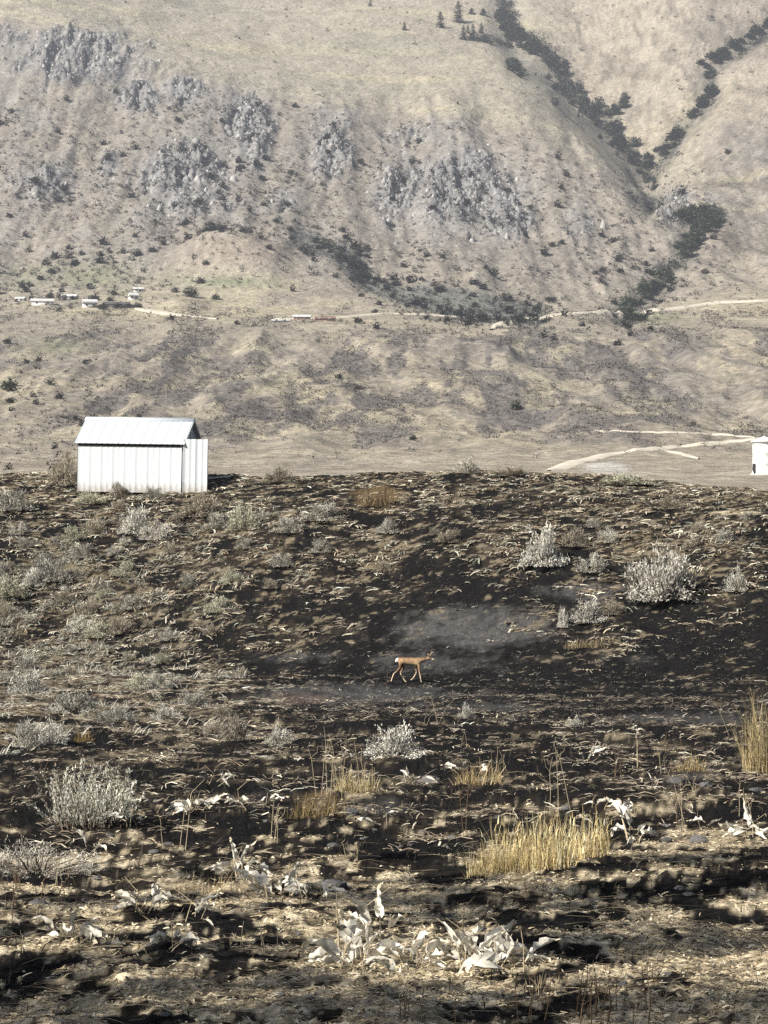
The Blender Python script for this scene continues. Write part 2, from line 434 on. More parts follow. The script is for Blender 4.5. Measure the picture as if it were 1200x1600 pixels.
for (gu, gr, su, sr) in ((110, 432, 120, 22), (88, 540, 45, 14), (1015, 497, 50, 10), (350, 440, 80, 10), (350, 441, 60, 8)):
    C = blend(C, (0.24, 0.25, 0.165), bump2(U, R, gu, gr, su, sr) * (0.6 + 0.6 * n2))
C = blend(C, (0.33, 0.27, 0.225), bump2(U, R, 375, 395, 90, 22) * 0.7)            # reddish knoll
C = blend(C, (0.52, 0.50, 0.46), sstep(0.35, 0.95, bump2(U, R, 945, 729, 52, 12) + 0.5 * n4) * 0.8)   # pale gravel
C = blend(C, (0.22, 0.20, 0.165), (1 - sstep(180, 420, Y)) * sstep(-0.1, 0.4, n4) * 0.3)
C *= (1 + 0.26 * n4 + 0.34 * fbm(X / 4.5, Y / 8, 3, 91, 0.7))[..., None]
rt_ = sstep(2200, 2330, Y) * sstep(820, 900, U) + sstep(1600, 1700, Y) * sstep(1060, 1120, U)
C *= (1 - np.clip(rt_, 0, 1) * (0.30 * sstep(0.0, 0.4, fbm(X / 9, Y / 45, 4, 95, 0.6)) + 0.22 * sstep(0.05, 0.35, fbm(X / 28 + Y / 60, Y / 160, 4, 97))))[..., None]
C = C * np.array([0.895, 0.895, 0.885])
hill = link('hillside', mesh_np('hillside', FAR.P.reshape(-1, 3), FAR.faces(), np.clip(C, 0.02, 0.85).reshape(-1, 3), True), M['far'])
tag(hill, kind='structure')

# near ground cover
X, Y, U, R = NEAR.X, NEAR.Y, NEAR.U, NEAR.row
CHAR = (0.010, 0.0095, 0.0095); ASH = (0.068, 0.066, 0.064); LIT = (0.50, 0.415, 0.275); BRN = (0.055, 0.043, 0.032)
a1 = fbm(X / 1.1, Y / 1.4, 5, 101, 0.62); a2 = fbm(X / 0.35, Y / 0.5, 4, 103, 0.6); a3 = fbm(X / 4.5, Y / 6, 3, 105); a4 = fbm(X / 0.1, Y / 0.14, 3, 107, 0.6)
def chart(pts):
    """smooth map of cover over the place, from (bearing,row,value) notes"""
    num = 0; den = 1e-9
    for (pu, pr, v) in pts:
        wg = 1.0 / (((U - pu) / 150) ** 2 + ((R - pr) / 90) ** 2 + 0.15) ** 2
        num = num + wg * v; den = den + wg
    return num / den
litf = chart([(0, 780, .45), (200, 800, .4), (450, 790, .42), (700, 770, .40), (950, 800, .40), (1150, 800, .42), (100, 900, .5), (300, 900, .38), (550, 880, .42), (800, 860, .45), (1000, 860, .46), (1150, 900, .4),
              (50, 1000, .5), (250, 1000, .42), (450, 980, .32), (650, 960, .16), (800, 960, .14), (900, 920, .28), (1100, 970, .25), (100, 1100, .5), (300, 1100, .4), (480, 1060, .14), (650, 1050, .05), (850, 1050, .10), (1050, 1050, .12), (1170, 1020, .14),
              (900, 1000, .35), (600, 1100, .08), (800, 1110, .12), (1000, 1110, .18), (100, 1180, .16), (350, 1180, .22), (600, 1180, .20), (850, 1170, .20), (1050, 1180, .24), (100, 1260, .18), (400, 1250, .26), (700, 1260, .30), (1000, 1240, .24), (850, 1250, .26), (250, 1230, .2), (550, 1290, .36), (1150, 1270, .3),
              (200, 1340, .36), (500, 1330, .48), (800, 1370, .58), (1100, 1340, .55), (100, 1420, .50), (400, 1420, .58), (700, 1420, .52), (1050, 1430, .6), (200, 1500, .62), (500, 1540, .70), (800, 1530, .72), (1100, 1500, .72), (300, 1590, .62), (900, 1590, .64)])
thr = 0.70 - litf * 1.22
C = np.zeros(U.shape + (3,)) + np.array(CHAR)
C = blend(C, BRN, sstep(-0.2, 0.4, a1 + 0.5 * a2 + (litf - 0.35) * 1.2) * np.interp(R, [1100, 1300], [0.35, 0.45]))
a5 = fbm(X / 0.20, Y / 0.13, 4, 119, 0.65)
lit = sstep(-0.08, 0.14, 0.6 * a2 + 0.55 * a1 + 0.15 * a4 + 0.5 * a5 - thr)
fine = fbm(X / 0.42, Y / 0.22, 4, 109, 0.6)
bankw = 1 - sstep(1130, 1260, R)
lit = lit * (1 - bankw) + bankw * sstep(0.12, 0.34, fine + 0.5 * a1 + (litf - 0.42))
C = blend(C, LIT, lit * np.interp(R, [740, 1100, 1250, 1400], [0.28, 0.25, 0.6, 1.0]))
C = blend(C, (0.60, 0.52, 0.37), lit * sstep(0.0, 0.4, a4 + 0.3 * a2) * sstep(1200, 1420, R) * 0.7)
ash = np.zeros_like(U)
for (pu, pr, su, sr, v) in ((740, 985, 150, 42, 1.0), (560, 1085, 190, 18, 1.0), (900, 925, 95, 16, .9), (1080, 1122, 160, 13, .9), (780, 1105, 170, 9, .8), (640, 1080, 70, 14, .8), (480, 1030, 110, 16, .6), (690, 1035, 130, 26, .75), (1000, 1030, 90, 16, .5), (600, 1260, 60, 18, .8), (1090, 1215, 60, 20, .6), (430, 1245, 60, 10, .5)):
    ash = np.maximum(ash, v * bump2(U, R, pu, pr, su, sr))
C = blend(C, ASH, sstep(0.25, 1.0, ash + 0.45 * a1 + 0.3 * a2 + 0.25 * fine) * (1 - 0.6 * lit))
C = blend(C, (0.10, 0.075, 0.06), sstep(0.35, 0.9, bump2(U, R, 470, 1092, 60, 12) + 0.5 * a1) * 0.7)
C = blend(C, (0.12, 0.085, 0.045), sstep(0.4, 0.8, np.maximum(bump2(U, R, 495, 1255, 50, 22), bump2(U, R, 590, 775, 50, 22)) + 0.3 * a2) * 0.8)
C = blend(C, (0.42, 0.36, 0.24), sstep(0.5, 0.8, bump2(U, R, 1150, 801, 60, 5) + 0.2 * a1) * 0.9)
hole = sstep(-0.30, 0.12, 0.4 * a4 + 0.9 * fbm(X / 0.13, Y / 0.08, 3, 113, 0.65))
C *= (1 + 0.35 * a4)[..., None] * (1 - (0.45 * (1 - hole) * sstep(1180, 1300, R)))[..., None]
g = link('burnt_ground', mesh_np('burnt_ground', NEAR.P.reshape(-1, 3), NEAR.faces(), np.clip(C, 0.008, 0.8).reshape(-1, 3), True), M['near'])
tag(g, kind='structure')

# ------------------------------------------------------------------ scatter generators (numpy strips)
def strips(base, az, L, W, e0, e1, col, seg=2, droop_tip=True, colvar=0.15):
    """ribbons: start elevation e0 bending to e1; returns V, Q, C"""
    n = len(base)
    k = seg + 1
    V = np.zeros((n, k, 2, 3)); pos = base.copy()
    dx, dy = np.cos(az), np.sin(az)
    side = np.stack([-dy, dx, RNG.normal(0, 0.35, n)], 1)
    side /= np.linalg.norm(side, axis=1)[:, None]
    for s in range(k):
        f = s / seg
        wd = W * (1 - 0.75 * f) * (0.7 if s == 0 else 1) * 0.5
        V[:, s, 0] = pos - side * wd[:, None]; V[:, s, 1] = pos + side * wd[:, None]
        e = e0 + (e1 - e0) * ((s + 0.5) / seg)
        st = L / seg
        pos = pos + np.stack([dx * np.cos(e) * st, dy * np.cos(e) * st, np.sin(e) * st], 1)
    idx = np.arange(n * k * 2).reshape(n, k, 2)
    Q = np.stack([idx[:, :-1, 0], idx[:, :-1, 1], idx[:, 1:, 1], idx[:, 1:, 0]], -1).reshape(-1, 4)
    cc = np.repeat((col * (1 + RNG.normal(0, colvar, (n, 1))))[:, None, :], k * 2, 1).reshape(-1, 3)
    return V.reshape(-1, 3), Q, np.clip(cc, 0.01, 0.9)

def join(parts):
    V = []; Q = []; C = []; o = 0
    for v, q, c in parts:
        V.append(v); Q.append(q + o); C.append(c); o += len(v)
    return np.concatenate(V), np.concatenate(Q), np.concatenate(C)

def palette(n, cols, wts):
    k = RNG.choice(len(cols), n, p=np.array(wts) / sum(wts))
    return np.array(cols)[k]

inview = ((U > -160) & (U < 1360) & (R < 1680)).astype(float)

# flattened dead grass tussocks all over the bank and swale
den = inview * (Y > 30) * (NEAR.vis >= R - 6) * sstep(-0.35, 0.45, a1 + a3 * 0.5 + (litf - 0.32) * 3.0) * np.clip(litf - 0.03, 0.01, 1) * np.interp(Y, [30, 45, 70, 110], [0.8, 0.9, 1.0, 1.1])
den = den * np.where(Y < 76, 0.03 + sstep(-0.02, 0.26, fbm(X / 0.55, Y / 2.2, 4, 115, 0.6)), 1.0)
gap = 0.06 + sstep(-0.08, 0.2, fbm(X / 0.7, Y / 0.38, 3, 117, 0.6))
den = den * np.where(Y >= 76, gap, 1.0)
def tussocks(n, den, nb, Lr, Wr, cols, wts, spread, name, flat=(0.02, 0.5), zoff=0.0):
    P, i, j = NEAR.sample(n, den)
    caz = RNG.normal(0.15, 0.55, n) + np.where(RNG.random(n) < 0.5, 0, math.pi)
    cc = palette(n, cols, wts) * (1 + RNG.normal(0, 0.22, (n, 1)))
    size = RNG.uniform(0.6, 1.5, n)
    rep = lambda a: np.repeat(a, nb, 0)
    N = n * nb
    base = rep(P) + RNG.normal(0, spread, (N, 3)) * np.array([1, .7, .12]) * rep(size)[:, None]
    base[:, 2] += zoff + 0.02
    az = rep(caz) + RNG.normal(0, 0.5, N)
    L = RNG.uniform(*Lr, N) * rep(size); Wd = RNG.uniform(*Wr, N) * rep(size)
    e0 = RNG.uniform(flat[0], flat[1], N); e1 = e0 - RNG.uniform(0.3, 1.2, N)
    v, q, c = strips(base, az, L, Wd, e0, e1, rep(cc), 2)
    return v, q, c
GCOL = [(0.42, 0.35, 0.25), (0.30, 0.26, 0.20), (0.20, 0.15, 0.10), (0.66, 0.60, 0.47), (0.36, 0.36, 0.29), (0.07, 0.058, 0.045)]
denB = den * (Y > 72)
t1 = tussocks(14500, denB, 6, (0.12, 0.36), (0.03, 0.075), GCOL, [5, 3, 2.5, 4.0, 2.4, 1.5], 0.085, 'x', flat=(0.0, 0.35))
t2 = tussocks(3400, den * (Y <= 74), 8, (0.10, 0.24), (0.012, 0.035), GCOL, [4, 4, 3, 1.5, 2, 3], 0.07, 'x', flat=(0.0, 0.45))
t3 = tussocks(9500, inview * (Y > 50) * (Y < 92) * (NEAR.vis >= R - 6) * (0.25 + sstep(-0.1, 0.4, a2)) * sstep(300, 500, U), 3, (0.05, 0.16), (0.015, 0.035), [(0.10, 0.09, 0.08), (0.22, 0.19, 0.15), (0.05, 0.045, 0.04), (0.42, 0.38, 0.31)], [3, 2, 3, 0.8], 0.06, 'x', flat=(0.0, 0.8))
t4 = tussocks(6500, inview * (Y > 21) * (Y < 62) * (0.06 + sstep(0.0, 0.3, fbm(X / 0.5, Y / 1.3, 4, 121, 0.6))) * np.interp(Y, [21, 30, 62], [0.5, 1.0, 1.0]), 4, (0.06, 0.20), (0.008, 0.022), [(0.46, 0.39, 0.28), (0.30, 0.25, 0.18), (0.14, 0.11, 0.085), (0.64, 0.58, 0.46), (0.05, 0.045, 0.04)], [3, 3, 3, 1.5, 2], 0.06, 'x', flat=(0.0, 0.6))
v, q, c = join([t1, t2, t3, t4])
lit_o = link('dead_grass_litter', mesh_np('dead_grass_litter', v, q, c), M['stuff'])
tag(lit_o, 'flattened dead grass lying over the charred bank', 'dead grass', kind='stuff')

# unburnt grey scrubby low growth on the left of the bank
denL = inview * (Y > 34) * (NEAR.vis >= R - 6) * sstep(520, 60, U + 160 * a3) * sstep(770, 900, R) * (1 - sstep(1140, 1185, R)) * sstep(-0.25, 0.3, a1)
v, q, c = tussocks(2600, denL * gap * np.where(Y < 74, 0.05, 0.8), 11, (0.10, 0.30), (0.018, 0.045), [(0.38, 0.365, 0.305), (0.29, 0.28, 0.23), (0.46, 0.44, 0.37), (0.20, 0.17, 0.13)], [3, 3, 1.5, 2], 0.11, 'x', flat=(0.2, 1.3))
o = link('low_scrub', mesh_np('low_scrub', v, q, c), M['stuff'])
tag(o, 'low grey green scrub growing between sagebrush on the left bank', 'scrub', kind='stuff')

# crumbled litter on the foreground flat
denF = inview * (Y < 48) * (Y > 9) * np.clip(lit + 0.02, 0, 1) * (litf ** 1.2)
n = 36000
P, i, j = NEAR.sample(n, denF * np.interp(Y, [9, 20, 48], [1.0, 0.8, 0.35]))
P[:, 2] += 0.006
v1 = strips(P, RNG.uniform(0, 2 * math.pi, n), RNG.uniform(0.015, 0.07, n), RNG.uniform(0.006, 0.028, n), RNG.uniform(-0.1, 0.7, n), RNG.uniform(-0.9, 0.2, n),
            palette(n, [(0.55, 0.46, 0.30), (0.40, 0.32, 0.20), (0.70, 0.62, 0.45), (0.20, 0.155, 0.11), (0.04, 0.036, 0.032)], [4, 4, 3, 2, 2]), 2)
n = 5200
P, i, j = NEAR.sample(n, denF)
P[:, 2] += 0.012
az = RNG.normal(0, 0.5, n) + np.where(RNG.random(n) < .5, 0, math.pi)
v2 = strips(P, az, RNG.uniform(0.10, 0.34, n), RNG.uniform(0.003, 0.009, n), RNG.uniform(0.0, 0.30, n), RNG.uniform(-0.4, 0.05, n), palette(n, [(0.42, 0.34, 0.22), (0.25, 0.19, 0.12), (0.06, 0.05, 0.045)], [3, 2, 2]), 2)
v, q, c = join([v1, v2])
o = link('crumbled_litter', mesh_np('crumbled_litter', v, q, c), M['stuff'])
tag(o, 'crumbled straw and leaf litter on the foreground soil', 'litter', kind='stuff')

# charred stubble
n = 9000
P, i, j = NEAR.sample(n, inview * (Y < 60) * (Y > 9) * (1.1 - lit))
v, q, c = strips(P, RNG.uniform(0, 6.28, n), RNG.uniform(0.03, 0.13, n), RNG.uniform(0.006, 0.016, n), RNG.uniform(0.5, 1.5, n), RNG.uniform(0.3, 1.4, n), palette(n, [(0.025, 0.023, 0.022), (0.06, 0.05, 0.04), (0.14, 0.11, 0.08)], [4, 2, 1]), 2)
o = link('charred_stubble', mesh_np('charred_stubble', v, q, c), M['stuff'])
tag(o, 'short charred stubble standing out of the black soil', 'stubble', kind='stuff')

# ------------------------------------------------------------------ tubes
def tube_np(pts, rad, sides=4):
    pts = np.array(pts, float); n = len(pts)
    rad = np.broadcast_to(np.array(rad, float), (n,))
    V = np.zeros((n, sides, 3))
    for i in range(n):
        d = pts[min(i + 1, n - 1)] - pts[max(i - 1, 0)]; d /= np.linalg.norm(d) + 1e-9
        a = np.cross(d, [0.31, 0.87, 0.37]); a /= np.linalg.norm(a) + 1e-9; b = np.cross(d, a)
        for s in range(sides):
            th = 2 * math.pi * s / sides
            V[i, s] = pts[i] + rad[i] * (a * math.cos(th) + b * math.sin(th))
    idx = np.arange(n * sides).reshape(n, sides)
    Q = np.stack([idx[:-1], np.roll(idx[:-1], -1, 1), np.roll(idx[1:], -1, 1), idx[1:]], -1).reshape(-1, 4)
    return V.reshape(-1, 3), Q

def join2(parts):
    V = []; Q = []; o = 0
    for v, q in parts:
        V.append(v); Q.append(q + o); o += len(v)
    return np.concatenate(V), np.concatenate(Q)

# ------------------------------------------------------------------ sagebrush
def sage_meshes(seed, nst, nleaf, upright, leafL, leafW, tint, spire=False):
    """unit shrub about 1 wide and 0.8 tall: stem mesh + foliage mesh"""
    rg = np.random.default_rng(seed)
    tubes = []; LB = []; LA = []; LE = []; LC = []
    lob = rg.uniform(0.86, 1.1, 7)
    for k in range(nst):
        az = rg.uniform(0, 2 * math.pi)
        if spire:
            el = math.radians(rg.uniform(64, 90)); H = rg.choice([0.45, 0.6, 0.7, 0.95]) * rg.uniform(0.85, 1.1)
            b0 = np.array([math.cos(az), math.sin(az), 0]) * 0.42 * math.sqrt(rg.random())
        else:
            el = math.asin(rg.uniform(0.05, 1.0)); H = 0.55 * lob[int(az / 6.2832 * 7) % 7] * rg.uniform(0.82, 1.04) * (1 + 0.12 * math.sin(el))
            b0 = np.array([math.cos(az), math.sin(az), 0]) * rg.uniform(0, 0.1)
        d = np.array([math.cos(az) * math.cos(el), math.sin(az) * math.cos(el), math.sin(el)])
        p = [b0]
        cur = b0.copy(); dd = d.copy()
        if not spire: dd = dd * 1.0 + np.array([0, 0, -0.15])
        for s in range(4):
            dd = dd + rg.normal(0, 0.14, 3) + np.array([0, 0, upright])
            dd /= np.linalg.norm(dd)
            cur = cur + dd * H / 4; cur[2] = max(cur[2], 0.01)
            p.append(cur.copy())
        tubes.append(tube_np(p, np.linspace(0.013, 0.003, 5), 3))
        P = np.array(p)
        nl = nleaf // nst
        t = (rg.random(nl) ** 0.7) * 0.62 + 0.38 if not spire else rg.random(nl) * 0.8 + 0.2
        tt = t * 4; i0 = np.minimum(tt.astype(int), 3); f = (tt - i0)[:, None]
        pos = P[i0] * (1 - f) + P[i0 + 1] * f
        pos = pos + rg.normal(0, 1, (nl, 3)) * ((0.066 if not spire else 0.016) * (1.15 - 0.4 * t))[:, None]
        pos[:, 2] = np.maximum(pos[:, 2], 0.01)
        LB.append(pos)
        dn = P[i0 + 1] - P[i0]
        LA.append(np.arctan2(dn[:, 1], dn[:, 0]) + rg.normal(0, 0.9, nl))
        LE.append(np.clip(np.arctan2(dn[:, 2], np.hypot(dn[:, 0], dn[:, 1])) + rg.normal(0.1, 0.5, nl), -0.4, 1.5))
        base_c = np.array(tint) * rg.uniform(0.75, 1.2)
        LC.append(np.repeat(base_c[None], nl, 0) * (1 + rg.normal(0, 0.14, (nl, 1))))
    sv, sq = join2(tubes)
    B = np.concatenate(LB); n = len(B)
    v, q, c = strips(B, np.concatenate(LA), rg.uniform(0.6, 1.3, n) * leafL, rg.uniform(0.6, 1.3, n) * leafW, np.concatenate(LE), np.concatenate(LE) - 0.2, np.concatenate(LC), 1)
    return mesh_np('sage_stem', sv, sq), mesh_np('sage_foliage', v, q, c)

SAGE_T = [(0.45, 0.43, 0.365), (0.35, 0.335, 0.285), (0.53, 0.51, 0.445), (0.30, 0.265, 0.205), (0.40, 0.39, 0.295), (0.48, 0.455, 0.395)]
SAGE = []
for k in range(6):
    SAGE.append(sage_meshes(200 + k, 44, 3600, -0.03, 0.052, 0.036, [1.05 * t for t in SAGE_T[k]]))
for sm, fm in SAGE:
    sm.materials.append(M['wood']); fm.materials.append(M['leaf'])

def sagebrush(u, row, wpx, hpx, var, label, group=None, rz=None, meshes=None):
    p = NEAR.at(u, row)
    sc = p.y / F
    r = empty('sagebrush', p - Vector((0, 0, 0.03)), random.uniform(0, 6.28) if rz is None else rz, (wpx * sc / 1.05, wpx * sc / 1.05, hpx * sc / 0.66))
    sm, fm = SAGE[var] if meshes is None else meshes
    link('stem', sm, None, r); link('foliage', fm, None, r)
    tag(r, label, 'sagebrush', group)
    return r

KEY_SAGE = [
    (1040, 935, 108, 84, 5, 'largest pale grey sagebrush, standing on the right of the burnt bank'),
    (850, 882, 62, 64, 2, 'white topped sagebrush with a charred dark foot, left of the largest sagebrush'),
    (926, 892, 44, 30, 0, 'low pale sagebrush between the white topped one and the largest one'),
    (920, 970, 50, 36, 2, 'rounded whitish sagebrush above the brown grass strip, below and left of the largest'),
    (958, 958, 40, 24, 3, 'thin ashy sagebrush just right of the rounded whitish one'),
    (950, 846, 32, 26, 0, 'small pale sagebrush high on the right bank, above the low pale one'),
    (896, 852, 40, 32, 3, 'tan brown sagebrush right beside the white topped sagebrush'),
    (1150, 922, 36, 40, 0, 'upright pale sagebrush right of the largest sagebrush near the picture edge'),
    (212, 832, 48, 42, 2, 'pale sagebrush below the shed, the left and taller of a touching pair'),
    (248, 842, 46, 30, 5, 'pale sagebrush below the shed, the right and lower of a touching pair'),
    (382, 826, 50, 46, 4, 'yellow green tipped sagebrush right of and below the open shed door'),
    (315, 806, 64, 36, 3, 'brown grey sagebrush just below the open shed door'),
    (502, 812, 56, 30, 1, 'dull grey sagebrush on the upper bank, right of the yellow green tipped one'),
    (20, 796, 56, 36, 1, 'grey sagebrush at the left picture edge, level with the foot of the shed'),
    (100, 757, 46, 58, 3, 'tall dark olive sagebrush against the left end of the shed'),
    (148, 786, 50, 22, 4, 'low yellow green sagebrush at the left foot of the shed wall'),
    (186, 776, 28, 26, 3, 'dark brown sagebrush in front of the middle of the shed wall'),
    (242, 778, 34, 20, 1, 'small grey sagebrush in front of the right half of the shed wall'),
    (730, 738, 42, 26, 0, 'pale sagebrush standing on the crest skyline at the middle of the picture'),
    (800, 742, 50, 16, 3, 'low tan sagebrush on the crest right of the skyline sagebrush'),
    (978, 756, 76, 20, 4, 'wide low sagebrush on the crest below the pale gravel patch'),
    (436, 752, 46, 24, 3, 'brown sagebrush on the crest right of the shed'),
    (82, 906, 50, 40, 1, 'bushy grey sagebrush on the left bank below the shed'),
    (52, 914, 34, 28, 2, 'whitish small sagebrush touching the bushy one on the left bank'),
    (18, 930, 50, 36, 4, 'greenish sagebrush at the left picture edge, halfway up the bank'),
    (45, 1086, 58, 40, 2, 'pale sagebrush at the upper left end of the long left clump'),
    (112, 1112, 74, 36, 1, 'wide grey sagebrush in the middle of the long left clump'),
    (212, 1076, 36, 30, 4, 'round pale green sagebrush standing alone right of the long left clump'),
    (40, 1168, 44, 48, 1, 'grey green sagebrush low at the left edge, left of a pair'),
    (82, 1162, 46, 42, 5, 'pale pinkish grey sagebrush low at the left edge, right of a pair'),
    (258, 1124, 46, 26, 5, 'pale low sagebrush left of the brown burnt spot'),
    (300, 1104, 46, 30, 1, 'grey twiggy sagebrush left of the deer at the edge of the ash'),
    (368, 1156, 40, 44, 3, 'tan twiggy sagebrush spreading above the foreground leaves'),
    (438, 1162, 44, 36, 0, 'pale wispy sagebrush left of the cream coloured mound'),
    (616, 1182, 84, 52, 2, 'cream coloured mound of sagebrush in the middle, below the deer'),
    (700, 846, 40, 22, 3, 'dull sagebrush tuft alone on the middle of the bank above the deer'),
    (728, 1122, 26, 26, 5, 'small pinkish sagebrush below and right of the deer'),
    (880, 978, 18, 30, 2, 'small broken pale sagebrush left of the rounded whitish one'),
    (206, 950, 36, 24, 1, 'small grey sagebrush in the middle of the left bank'),
    (898, 1136, 26, 22, 0, 'small pale sagebrush in the black swale right of the deer'),
]
for k in KEY_SAGE:
    sagebrush(*k)
fg_sage = sage_meshes(300, 95, 9500, 0.12, 0.040, 0.010, (0.66, 0.65, 0.54), spire=True)
fg_sage[0].materials.append(M['wood']); fg_sage[1].materials.append(M['leaf'])
sagebrush(142, 1288, 152, 68, 0, 'big silver sagebrush with upright spikes in the left foreground', meshes=fg_sage, rz=0.4)
dn_sage = sage_meshes(301, 60, 4200, -0.10, 0.05, 0.010, (0.44, 0.41, 0.34))
dn_sage[0].materials.append(M['wood']); dn_sage[1].materials.append(M['leaf'])
sagebrush(60, 1362, 190, 62, 0, 'sprawling grey dead sagebrush flattened below the big silver one', meshes=dn_sage, rz=1.0)
# smaller shrubs on the left bank that nothing tells apart
taken = [(k[0], k[1]) for k in KEY_SAGE]
cnt = 0
while cnt < 64:
    u = random.uniform(-40, 470) if cnt < 52 else random.uniform(470, 1190)
    row = random.uniform(790, 1150) if cnt < 52 else random.uniform(770, 900)
    if cnt < 52 and (u > 470 - (row - 790) * 0.25): continue
    if any(abs(u - a) < 20 and abs(row - b) < 14 for a, b in taken): continue
    taken.append((u, row))
    s = random.uniform(16, 34)
    if cnt < 52:
        sagebrush(u, row, s * 1.25, s * 0.85, random.choice([0, 1, 1, 3, 3, 4]), 'one of the many small grey shrubs scattered over the left bank', 'small shrubs scattered over the left bank')
    else:
        sagebrush(u, row, s, s * 0.7, random.choice([1, 3, 3]), 'one of the small dull shrubs on the upper middle and right bank', 'small dull shrubs on the upper bank')
    cnt += 1

# ------------------------------------------------------------------ shed
def box_np(x0, x1, y0, y1, z0, z1):
    v = np.array([[x, y, z] for x in (x0, x1) for y in (y0, y1) for z in (z0, z1)], float)
    q = np.array([[0, 1, 3, 2], [4, 6, 7, 5], [0, 4, 5, 1], [2, 3, 7, 6], [0, 2, 6, 4], [1, 5, 7, 3]])
    return v, q

def box(name, x0, x1, y0, y1, z0, z1, mat, parent):
    v, q = box_np(x0, x1, y0, y1, z0, z1)
    return link(name, mesh_np(name, v, q), mat, parent)

def panel_mesh(name, wd, h, rib=0.028, rw=0.05):
    """metal sheet with one raised rib in the middle and half ribs at the edges, in the XZ plane facing -Y"""
    xs = [0, rw * .35, rw * .7, wd / 2 - rw * .7, wd / 2 - rw * .35, wd / 2 + rw * .35, wd / 2 + rw * .7, wd - rw * .7, wd - rw * .35, wd]
    ys = [-rib, -rib, 0, 0, -rib * .6, -rib * .6, 0, 0, -rib, -rib]
    V = []
    for z in (0, h):
        for x, y in zip(xs, ys): V.append((x, y, z))
    for z in (0, h):
        for x in (0, wd): V.append((x, 0.015, z))
    n = len(xs)
    Q = [[i, i + 1, n + i + 1, n + i] for i in range(n - 1)] + [[2 * n, 2 * n + 2, 2 * n + 3, 2 * n + 1]]
    return mesh_np(name, np.array(V), np.array(Q))

p = NEAR.at(283, 772)
SHD = p.y + 0.2
sx = SHD / F
corner = Vector(((283 - 600) * sx, SHD, (YH - 769) * sx))
shed = empty('white_shed', corner, math.radians(-13.0), SHD / 94.0)
shed.rotation_euler = (0, math.radians(1.0), math.radians(-13.0))
tag(shed, 'white ribbed metal shed with gable roof and open door on the crest', 'shed')
WL, WD, WH = 4.72, 2.5, 2.06       # local: front wall along -X from the corner, depth +Y
RISE, OV = 1.02, 0.14
npan = 9; pw = WL / npan
pm = panel_mesh('wall_panel', pw - 0.004, WH + 0.05, 0.011, 0.05); pm.materials.append(M['white'])
for i in range(npan):
    o = link('wall_panel', pm, None, shed); o.location = (-WL + i * pw, 0, -0.05)
pmb = panel_mesh('wall_panel', pw - 0.008, WH); pmb.materials.append(M['white'])
for i in range(npan):
    o = link('wall_panel', pmb, None, shed); o.location = (-i * pw, WD, 0); o.rotation_euler = (0, 0, math.pi)
ew = WD / 5
pe = panel_mesh('end_panel', ew - 0.008, WH); pe.materials.append(M['white'])
for i in range(5):
    o = link('end_panel', pe, None, shed); o.location = (-WL, WD - i * ew, 0); o.rotation_euler = (0, 0, -math.pi / 2)
    if i in (3, 4):
        o = link('end_panel', pe, None, shed); o.location = (0, i * ew, 0); o.rotation_euler = (0, 0, math.pi / 2)
box('doorway_shade_sheet', -0.06, -0.04, 0.05, 3 * ew, 0, WH, M['dark'], shed)  # dark sheet standing in for the unlit inside of the shed
# gable strips
for side, x in ((1, 0.0), (-1, -WL)):
    for i in range(10):
        y0, y1 = i * WD / 10, (i + 1) * WD / 10 - 0.012
        hh = lambda y: RISE * (1 - abs(y - WD / 2) / (WD / 2))
        ym = (y0 + y1) / 2
        d = 0.018 if i % 2 else 0.0
        xs = x - side * (0.03 - d)
        V = [(xs, y0, WH), (xs, y1, WH), (xs, y1, WH + max(hh(y1), 0.01)), (xs, y0, WH + max(hh(y0), 0.01))]
        V += [(a - side * 0.02, b, c2) for a, b, c2 in V]
        Q = [[0, 1, 2, 3], [7, 6, 5, 4], [0, 4, 5, 1], [1, 5, 6, 2], [2, 6, 7, 3], [3, 7, 4, 0]]
        link('gable_panel', mesh_np('gable_panel', np.array(V, float), np.array(Q)), M['white'], shed)
# roof panels, front and back slope
sl = math.atan2(RISE, WD / 2); Ls = (WD / 2 + OV) / math.cos(sl)
nr = 10; rw_ = (WL + 0.22) / nr
pr = panel_mesh('roof_panel', rw_ - 0.003, Ls, 0.018, 0.05); pr.materials.append(M['roofw'])
eave_z = WH - OV * math.tan(sl) + 0.10
for i in range(nr):
    o = link('roof_panel', pr, None, shed); o.location = (-WL - 0.11 + i * rw_, -OV, eave_z); o.rotation_euler = (-(math.pi / 2 - sl), 0, 0)
    o = link('roof_panel', pr, None, shed); o.location = (0.11 - i * rw_, WD + OV, eave_z); o.rotation_euler = (-(math.pi / 2 - sl), 0, math.pi)
zt = eave_z + Ls * math.sin(sl)
V = [(-WL - 0.14, WD / 2 - 0.16, zt - 0.10), (-WL - 0.14, WD / 2, zt + 0.045), (-WL - 0.14, WD / 2 + 0.16, zt - 0.10)]
V += [(0.14, b, c2) for a, b, c2 in V]
V += [(a, b, c2 - 0.02) for a, b, c2 in V]
Q = [[0, 3, 4, 1], [1, 4, 5, 2], [6, 7, 10, 9], [7, 8, 11, 10], [0, 1, 7, 6], [1, 2, 8, 7], [3, 9, 10, 4], [4, 10, 11, 5], [0, 6, 9, 3], [2, 5, 11, 8]]
link('ridge_cap', mesh_np('ridge_cap', np.array(V), np.array(Q)), M['roofw'], shed)
box('painted_eave_shade', -WL + 0.02, -0.03, -0.012 - 0.035, -0.034, WH - 0.12, WH + 0.02, M['dark'], shed)  # dark strip standing in for the shadow under the roof overhang
# rake trims at the gable seen
for (ya, yb) in ((-OV, WD / 2), (WD + OV, WD / 2)):
    va = tube_np([(0.13, ya, eave_z - 0.03), (0.13, yb, zt - 0.05)], 0.045, 4)
    link('rake_trim', mesh_np('rake_trim', *va), M['white'], shed)
